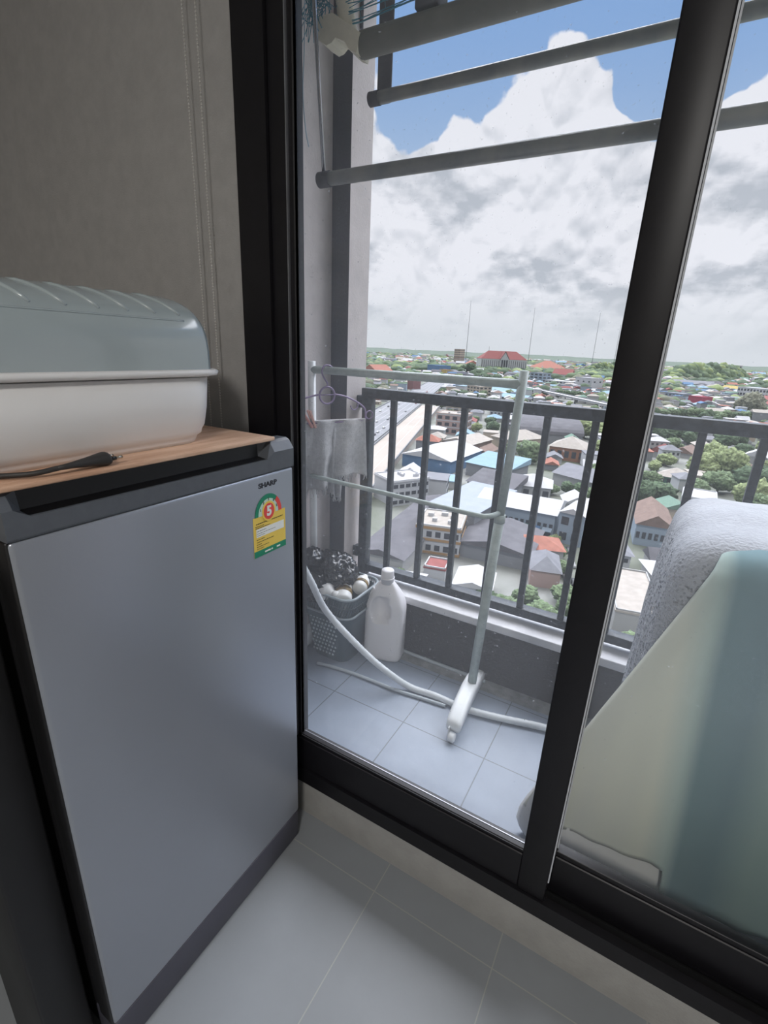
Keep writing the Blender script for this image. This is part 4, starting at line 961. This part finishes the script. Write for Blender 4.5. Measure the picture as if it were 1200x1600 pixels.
# middle and far
def church_x(e, w, d, h):
    for k in range(22):
        if 9 <= k <= 12: continue
        x = w*(k+.5)/22; MB().box(x-w/22*.11, x+w/22*.11, -.6, .2, h*.08, h*.9).build('window', m_win, e)
    c = w/2; g = w*.085
    MB().add([(c-g, -5, 0), (c+g, -5, 0), (c+g, -5, h*1.05), (c, -5, h*1.5), (c-g, -5, h*1.05), (c-g, 20, 0), (c+g, 20, 0), (c+g, 20, h*1.05), (c, 20, h*1.5), (c-g, 20, h*1.05)], [(0, 1, 2, 3, 4), (9, 8, 7, 6, 5), (1, 6, 7, 2), (5, 0, 4, 9)]).build('central_gable', m_white, e)
    MB().add([(c-g*1.15, -7, h*1.0), (c, -7, h*1.56), (c+g*1.15, -7, h*1.0), (c-g*1.15, 34, h*1.0), (c, 34, h*1.56), (c+g*1.15, 34, h*1.0), (c-g*1.15, -7, h*1.04), (c, -7, h*1.6), (c+g*1.15, -7, h*1.04), (c-g*1.15, 34, h*1.04), (c, 34, h*1.6), (c+g*1.15, 34, h*1.04)], [(0, 1, 4, 3), (1, 2, 5, 4), (6, 9, 10, 7), (7, 10, 11, 8), (0, 6, 7, 1), (1, 7, 8, 2), (3, 4, 10, 9), (4, 5, 11, 10), (0, 3, 9, 6), (2, 8, 11, 5)]).build('gable_roof', m_rred, e)
    for k in range(3): MB().box(c+(k-1)*g*.6-g*.2, c+(k-1)*g*.6+g*.2, -5.6, -4.9, h*.1, h*.95).build('window', m_win, e)
bldg('hospital', 'long white institutional building with red hip roof and central gable near the horizon', 'building', (750, 581), (821, 584), 60, 40, 'hip', m_white, m_rred, 26, hpx=19, extra=church_x)
bldg('hall', 'orange roofed wing to the right of the long red roofed building', 'building', (824, 580), (862, 583), 90, 20, 'hip', m_pale, m_rorg, 26, hpx=6)
bldg('hall', 'low orange roofed hall left of the long red roofed building', 'building', (728, 574), (750, 575), 60, 20, 'gable', m_pale, m_rorg, 14, hpx=5)
bldg('tower_block', 'brown and cream tower block under the tall mast near the horizon', 'tower block', (708, 572), (717, 572.6), 40, 60, 'flat', m_cream, m_rbrown, hpx=24, win=(8, 4), bands=[(.5, 3, m_rbrown)])
def S_(nm, lab, cat, L, R, d, hpx, kind, wall, roof, rh=3, **k): return bldg(nm, lab, cat, L, R, d, 5, kind, wall, roof, rh, hpx=hpx, **k)
S_('warehouse', 'bright blue box building beyond the highway', 'building', (667, 584), (686, 586), 40, 13, 'flat', m_rblue, m_rblue)
S_('shop', 'small yellow fronted shop next to the bright blue building', 'building', (686, 587), (696, 588), 20, 9, 'flat', m_yel, m_rorg)
S_('warehouse', 'lilac walled warehouse right of the yellow shop', 'warehouse', (698, 589), (718, 591), 30, 8, 'flat', m_lil, m_rgrey)
S_('apartment_building', 'grey gridded block left of dark trees and the red roofed building', 'building', (722, 598), (749, 601), 30, 12, 'flat', m_greyw, m_rgrey, win=(4, 8))
S_('warehouse', 'hall with orange roof at the left end of the skyline', 'warehouse', (566, 586), (588, 588), 60, 7, 'gable', m_white, m_rorg, 14)
S_('warehouse', 'bright green box building beside the orange roofed hall', 'building', (588, 588), (600, 589), 30, 8, 'flat', cm('bright_green_wall', (90, 200, 120)), m_rgreen)
S_('tower_block', 'narrow red brown block beyond the rack rail', 'building', (636, 608), (645, 609), 20, 14, 'flat', cm('red_brown_wall', (176, 110, 110)), m_rbrown)
S_('apartment_building', 'cream block between the rack rail and the railing top', 'building', (729, 616), (748, 619), 24, 13, 'flat', m_cream, m_rbeige, win=(3, 4))
S_('building', 'white and cyan block left of the cream block', 'building', (710, 612), (725, 614), 20, 9, 'flat', m_white, m_rcyan)
S_('market_hall', 'pale cyan roofed hall right of the cream block', 'hall', (752, 612), (796, 618), 50, 3, 'gable', m_greyw, m_rcyan, 5)
S_('market_hall', 'second pale cyan roofed hall in front of the first one', 'hall', (775, 622), (815, 627), 40, 3, 'gable', m_greyw, m_rcyan, 4)
S_('apartment_building', 'plain white cube building left of the door stile beyond the trees', 'building', (897, 610), (922, 613), 30, 18, 'flat', m_white, m_rwhite, win=(2, 3), ww=.3, wh=.2)
S_('warehouse', 'low blue roofed warehouse right of the white cube building', 'warehouse', (928, 620), (950, 622), 40, 4, 'gable', m_rblue, m_rcyan, 5)
S_('house', 'red roofed hall with stepped gables behind the flyover', 'house', (862, 590), (892, 592), 50, 5, 'gable', m_white, m_rred, 16)
S_('apartment_building', 'tall pale block with blue panel right of the rack upright', 'building', (826, 600), (846, 602), 30, 16, 'flat', m_bluew, m_rgrey, win=(4, 3))
S_('apartment_building', 'white stepped block right of the pale blue paneled block', 'building', (850, 604), (890, 608), 40, 9, 'flat', m_white, m_rwhite, win=(3, 7))
S_('billboard_building', 'crimson box building seen through the right hand pane', 'building', (1072, 636), (1094, 639), 20, 14, 'flat', m_crim, m_crim)
S_('warehouse', 'hall with yellow roof seen through the right hand pane', 'warehouse', (1120, 614), (1150, 617), 40, 4, 'gable', m_yel, m_yel, 10)
S_('apartment_building', 'white block with rows of windows right of the yellow roof', 'building', (1148, 624), (1192, 629), 30, 15, 'flat', m_white, m_rwhite, win=(3, 9))
S_('warehouse', 'long pink roofed hall at the right edge of the view', 'warehouse', (1168, 640), (1225, 648), 50, 9, 'gable', m_pale, m_rred, 10)
S_('apartment_building', 'pale far block standing against the wooded hill on the right', 'building', (1130, 586), (1143, 587), 50, 12, 'flat', m_white, m_pinkw, win=(3, 3))
S_('warehouse', 'white gabled shed behind the crimson building', 'warehouse', (1094, 640), (1130, 643), 30, 5, 'gable', m_white, m_rwhite, 6)
S_('apartment_building', 'pale blue block left of the crimson building', 'building', (1036, 628), (1064, 631), 30, 12, 'flat', m_bluew, m_rgrey, win=(3, 5))
S_('warehouse', 'long grey roofed market beyond the tree line on the right', 'warehouse', (1020, 600), (1110, 607), 40, 4, 'gable', m_pale, m_rgrey, 8)
S_('house', 'house with green wall and beige roof below the flyover', 'house', (1020, 752), (1068, 762), 16, 10, 'hip', m_greenw, m_rbeige, 4, win=(1, 5))
S_('shophouse', 'building with brown and grey roof and blue shop front right of the door stile', 'shophouse', (988, 850), (1046, 860), 26, 30, 'gable', m_bluew, m_rbrown, 4, win=(1, 6), wh=.3)
S_('warehouse', 'broad beige grey flat roof low behind the lace cover', 'warehouse', (955, 985), (1030, 1000), 26, 30, 'flat', m_pale, m_rbeige)
S_('warehouse', 'white walled building with flat roof left of the lace cover', 'building', (1058, 806), (1112, 816), 18, 26, 'flat', m_white, m_rwhite, win=(2, 4))
S_('house', 'white gabled house below the flyover near the right edge', 'house', (1158, 722), (1196, 728), 18, 9, 'gable', m_pale, m_rwhite, 4)
S_('house', 'brown roofed house right of the yellow green trees', 'house', (1132, 738), (1162, 744), 18, 6, 'hip', m_pale, m_rbrown, 4)
S_('shed', 'small pale cyan roofed shed beside the brown roofed house', 'shed', (1160, 736), (1178, 740), 10, 5, 'gable', m_pale, m_rcyan, 2)
S_('house', 'pink roofed house just right of the door stile', 'house', (1012, 712), (1036, 716), 16, 7, 'gable', m_pale, m_rred, 4)
S_('house', 'grey brown gabled house above the green walled house', 'house', (1046, 712), (1082, 718), 18, 6, 'gable', m_pale, m_rbrown, 4)
# parked cars beside the grey hip roofed house
for k, (px, py, c) in enumerate(((888, 862, 2), (893, 884, 0), (884, 906, 3), (896, 912, 2), (886, 926, 0))):
    p = atz(px, py, GZ); car(c, p.x, p.y, .4, ('dark car parked furthest up the lane', 'white car parked second in the lane beside the trees', 'silver car parked in the lane near the hip roofed house', 'dark car parked near the lower end of the lane', 'white car parked nearest at the foot of the lane')[k], z=.02)
# trees
def tree_proto(k, seed):
    random.seed(seed); e = empty('tree', (0, 0, -500)); b = MB()
    for q in range(9):
        a = random.uniform(0, 2*PI); rr = random.uniform(0, .62) if q else 0; z = random.uniform(.45, .95) if q else .75; r0 = random.uniform(.34, .5) if q else .6
        sd_ = random.uniform(0, 50); b.sphere((rr*math.cos(a), rr*math.sin(a), z), (r0, r0, r0*.8), 4, lambda p, s=sd_: 1+.30*noise.noise(Vector(p)*2.5+Vector((s, 0, 0)))+.26*noise.noise(Vector(p)*6+Vector((s, 2, 0)))+.20*noise.noise(Vector(p)*15+Vector((s, 2, 0))))
    b.build('crown', m_tr2[k], e); MB().tube([(0, 0, 0), (.02, 0, .6)], [.07, .05], 6).build('trunk', m_trunk, e); return e
PROTO = [[tree_proto(i % 4, 40+i), False] for i in range(8)]
names_t = ['dark green', 'mid green', 'yellow green', 'olive']
NT = 0
def tree(x, y, r, k, label=None, group=None):
    global NT
    i = k+4*random.randint(0, 1); e, used = PROTO[i]
    if used: e = copy_tree(e)
    PROTO[i][1] = True; NT += 1
    e.location = (x, y, GZ-.1); e.scale = (r, r, r*random.uniform(.9, 1.15)); e.rotation_euler = (0, 0, random.uniform(0, 6.28))
    tag(e, label or names_t[k]+' tree among the buildings of the town below', 'tree', group or names_t[k]+' trees among the town buildings'); FOOT.append((x, y, r*.7))
random.seed(77)
HT = [(822, 722, 27, 1), (800, 708, 16, 1), (755, 700, 13, 2), (744, 674, 10, 2), (888, 690, 22, 2), (912, 684, 24, 2), (935, 690, 22, 2), (940, 712, 20, 2), (870, 872, 15, 1), (876, 898, 17, 1), (866, 848, 10, 2), (905, 778, 17, 0), (884, 772, 15, 0), (860, 772, 14, 1), (925, 760, 24, 1), (930, 790, 22, 1), (838, 768, 17, 1),
      (790, 975, 34, 1), (840, 985, 40, 1), (895, 975, 34, 1), (756, 945, 22, 0), (820, 945, 26, 1), (880, 940, 24, 1), (915, 945, 26, 1), (622, 905, 15, 1), (605, 898, 10, 1),
      (1000, 790, 28, 0), (1030, 790, 30, 0), (1012, 760, 20, 1), (1040, 728, 15, 2), (1022, 735, 13, 2), (1110, 730, 24, 2), (1136, 750, 30, 2), (1095, 745, 26, 2), (1120, 770, 24, 1), (1165, 770, 30, 0), (1190, 770, 26, 0), (1175, 790, 26, 2), (1020, 690, 20, 0), (1045, 690, 20, 0), (1070, 690, 18, 0), (1128, 702, 20, 0), (1150, 702, 18, 0), (1050, 705, 14, 1), (1168, 650, 22, 3),
      (745, 600, 12, 0), (762, 602, 13, 0), (775, 600, 12, 0), (735, 584, 12, 0), (724, 583, 10, 0), (800, 600, 10, 0), (815, 602, 9, 0), (690, 578, 7, 0), (655, 574, 7, 0), (640, 572, 6, 0), (672, 576, 6, 0)]
for px in range(1020, 1170, 14): HT.append((px, 652+(px-1020)*.05, 11, 1 if px % 3 else 0))
for px in range(872, 930, 11): HT.append((px, 622+(px-872)*.1, 10, 0))
for px in range(850, 960, 12): HT.append((px, 652, 8, 1))
for px, py, rp_, k in HT:
    p = atz(px, py, GZ); m_px = (p-Vector((0, 0, CH))).length/FPX
    z = 'left of the door stile' if px < 930 else 'seen through the right hand pane'
    tree(p.x, p.y, rp_*m_px*.92, k, names_t[k]+' broad crowned tree below the balcony '+z, names_t[k]+' broad trees '+z)
# houses of the town: grid rotated with the streets
HW = [m_white, m_pale, m_cream, m_white, m_greyw, m_pale]; HR = [(m_rgrey, 'grey'), (m_rwhite, 'white'), (m_rbeige, 'beige'), (m_rred, 'red'), (m_rorg, 'orange'), (m_rdark, 'dark grey'), (m_rbrown, 'brown'), (m_rcyan, 'pale blue'), (m_rgreen, 'green')]
HP = {}
random.seed(99)
for ri, (rm, rn) in enumerate(HR):
    for kd in ('gable', 'hip', 'flat'):
        w, d, h = random.uniform(9, 15), random.uniform(8, 12), random.choice((3.5, 6, 6.5))
        e = empty('house', (0, 0, -500)); MB().box(-w/2, w/2, -d/2, d/2, 0, h).build('wall', HW[ri % 6], e); roof_mb(kd, -w/2, w/2, -d/2, d/2, h, random.uniform(2, 3.2)).build('roof', rm, e)
        wb = MB()
        for c in range(4):
            for z in ([1.6] if h < 5 else [1.6, 4.6]): wb.box(-w/2+w*(c+.25)/4, -w/2+w*(c+.75)/4, -d/2-.1, -d/2+.05, z-.6, z+.7)
        wb.build('window_row', m_win, e); HP[(ri, kd)] = [e, False]
def free(x, y, r):
    for a, b, c in FOOT:
        if (a-x)**2+(b-y)**2 < (c+r)**2: return False
    return True
def inview(x, y):
    return y > 95 and -.74 < x/y < .36
ca, sa = math.cos(.30), math.sin(.30); cells = []
c_ = 19.0
for i in range(-90, 90):
    for j in range(0, 90):
        u = (i+random.uniform(-.18, .18))*c_; v = (j+random.uniform(-.18, .18))*c_; x = u*ca-v*sa; y = u*sa+v*ca
        if inview(x, y) and math.hypot(x, y) < 1050: cells.append((math.hypot(x, y), x, y))
cells.sort(); nh = nt_ = 0; R_END = 0
for r_, x, y in cells:
    if nh >= 296 and NT >= 296: break
    rnd = random.random(); f = .34+.25*noise.noise((x*.006, y*.006, 3))
    if rnd < f:
        rr = random.uniform(4, 8)
        if NT < 296 and free(x, y, rr*.6): tree(x, y, rr, random.choice((0, 0, 1, 1, 1, 2, 3)))
    elif nh < 296 and free(x, y, 6):
        ri = random.choice((0, 0, 0, 0, 1, 1, 1, 1, 2, 2, 2, 3, 4, 5, 5, 6, 7, 8)); kd = random.choice(('gable', 'gable', 'hip', 'flat')); P = HP[(ri, kd)]; e = P[0]
        if P[1]: e = copy_tree(e)
        P[1] = True; s_ = random.uniform(.85, 1.35); e.scale = (s_, s_, random.uniform(.9, 1.3)); e.location = (x, y, GZ); e.rotation_euler = (0, 0, .30+random.choice((0, PI/2, PI, -PI/2))+random.uniform(-.06, .06))
        tag(e, 'small house with '+HR[ri][1]+' '+kd+' roof in the dense town below', 'house', HR[ri][1]+' '+kd+' roofed houses in the town'); nh += 1; R_END = r_; FOOT.append((x, y, 6.5))
for d_ in (HP,):
    for k, (e, used) in d_.items():
        if not used:
            for ch_ in list(e.children): bpy.data.objects.remove(ch_)
            bpy.data.objects.remove(e)
for e, used in PROTO+CARS:
    if not used:
        for ch_ in list(e.children): bpy.data.objects.remove(ch_)
        bpy.data.objects.remove(e)
# the rest of the town and the woodland towards the horizon, beyond counting
tm = [m_white, m_pale, m_cream, m_greyw, m_bluew]+[r[0] for r in HR]+[m_rblue]
fb = MB(); ft = MB(); random.seed(3)
r_ = R_END*.97
while r_ < 5600:
    st = max(19, r_*.021); a = -.66
    while a < .36:
        aa = a+random.uniform(-.3, .3)*st/r_; rj = r_+random.uniform(-.4, .4)*st; x, y = rj*math.sin(aa), rj*math.cos(aa); a += st/r_*.86
        g_ = noise.noise((x*.0016, y*.0016, 7))+.5*noise.noise((x*.006, y*.006, 1)); thr = .26-.42*min(1, max(0, r_-900)/3600)
        if g_ > thr or random.random() < .14:
            rr = st*random.uniform(.4, .7)*(1 if r_ < 2000 else .8)
            if r_ < 1600 and not free(x, y, rr*.5): continue
            ft.m = random.choice((0, 0, 0, 1, 1, 1, 3, 0, 1, 2)); s0 = random.uniform(0, 99); ft.sphere((x, y, GZ+min(rr*.35, 7)), (rr, rr, min(rr*.75, 13)), 2 if r_ < 1800 else 1, lambda p, s=s0: 1+.4*noise.noise(Vector(p)*2.6+Vector((s, 0, 0))))
        else:
            w, d = st*random.uniform(.5, .95), st*random.uniform(.3, .6); h = random.choice((4, 6, 7, 9, 12))*(1 if r_ < 2200 else 1.3)
            if r_ < 1600 and not free(x, y, w*.45): continue
            T = Matrix.Translation((x, y, GZ)) @ Matrix.Rotation(.3+random.choice((0, PI/2))+random.uniform(-.1, .1), 4, 'Z')
            fb.m = random.choice((0, 0, 1, 1, 2, 3, 4)); fb.box(-w/2, w/2, -d/2, d/2, 0, h, T); rb = roof_mb(random.choice(('gable', 'flat', 'hip')), -w/2, w/2, -d/2, d/2, h, d*.28)
            fb.m = 5+random.choice((0, 0, 0, 1, 1, 1, 1, 2, 2, 2, 3, 4, 5, 5, 6, 7, 8)) if random.random() < .95 else 14; fb.add([T @ Vector(v) for v in rb.v], rb.f)
    r_ += st*.80
o = fb.build('distant_houses', tm); tag(o, 'countless small houses of the far town stretching towards the horizon', 'houses', kind='stuff')
o = ft.build('distant_trees', m_tr); tag(o, 'dense woodland and tree crowns of the far town below the horizon', 'trees', kind='stuff')
# wooded rise on the right
for nm, pxs, py, hh, lab in (('wooded_hill', (1010, 1150), 594, 22, 'low wooded green hill seen through the right hand pane'), ('wooded_hill', (896, 985), 582, 14, 'low wooded green rise just left of the door stile')):
    A = atz(pxs[0], py, GZ); B = atz(pxs[1], py+3, GZ); w = (B-A).length; c = (A+B)/2; H_ = hh*c.length/FPX
    b = MB(); random.seed(8)
    for q in range(170):
        t = random.uniform(-.5, .5); dd = random.uniform(0, .4); e_ = math.sqrt(max(0, 1-(2*t)**2)); zz_ = H_*e_*(.35+.65*min(1, dd/.25))*random.uniform(.7, 1); p = A.lerp(B, t+.5)+Vector((.3, 1, 0)).normalized()*w*dd; s0 = random.uniform(0, 50)
        b.m = random.choice((0, 1, 1, 2)); b.sphere((p.x, p.y, GZ+zz_*.6), (w*.045, w*.045, max(6, zz_*.5+5)), 2, lambda q_, s=s0: 1+.35*noise.noise(Vector(q_)*2.6+Vector((s, 0, 0))))
    tag(b.build(nm, m_tr), lab, 'trees', kind='stuff')
# lattice masts on the skyline
for px, pb, pt, lab in ((727, 568, 487, 'tall lattice mast rising above the brown tower block'), (824, 572, 498, 'thin mast right of the long red roofed building'), (924, 572, 507, 'lattice mast left of the door stile on the skyline'), (958, 572, 522, 'faint thin mast beside the door stile'), (762, 566, 545, 'short mast behind the red roofed building')):
    p = atz(px, pb, GZ); h = (pb-pt)*p.length/FPX*1.05; e = empty('radio_mast', p); tag(e, lab, 'mast'); b = MB(); r0 = p.length/FPX*.42
    for k in range(3):
        a = k*2*PI/3; b.tube([(r0*math.cos(a), r0*math.sin(a), 0), (r0*.2*math.cos(a), r0*.2*math.sin(a), h)], r0*.32, 4)
    for j in range(24):
        t = j/24; q = r0*(1-.8*t); a = j*2*PI/3; b.tube([(q*math.cos(a), q*math.sin(a), h*t), (q*math.cos(a+2.09), q*math.sin(a+2.09), h*(t+.04))], r0*.16, 4)
    b.build('mast_lattice', m_greyw, e)
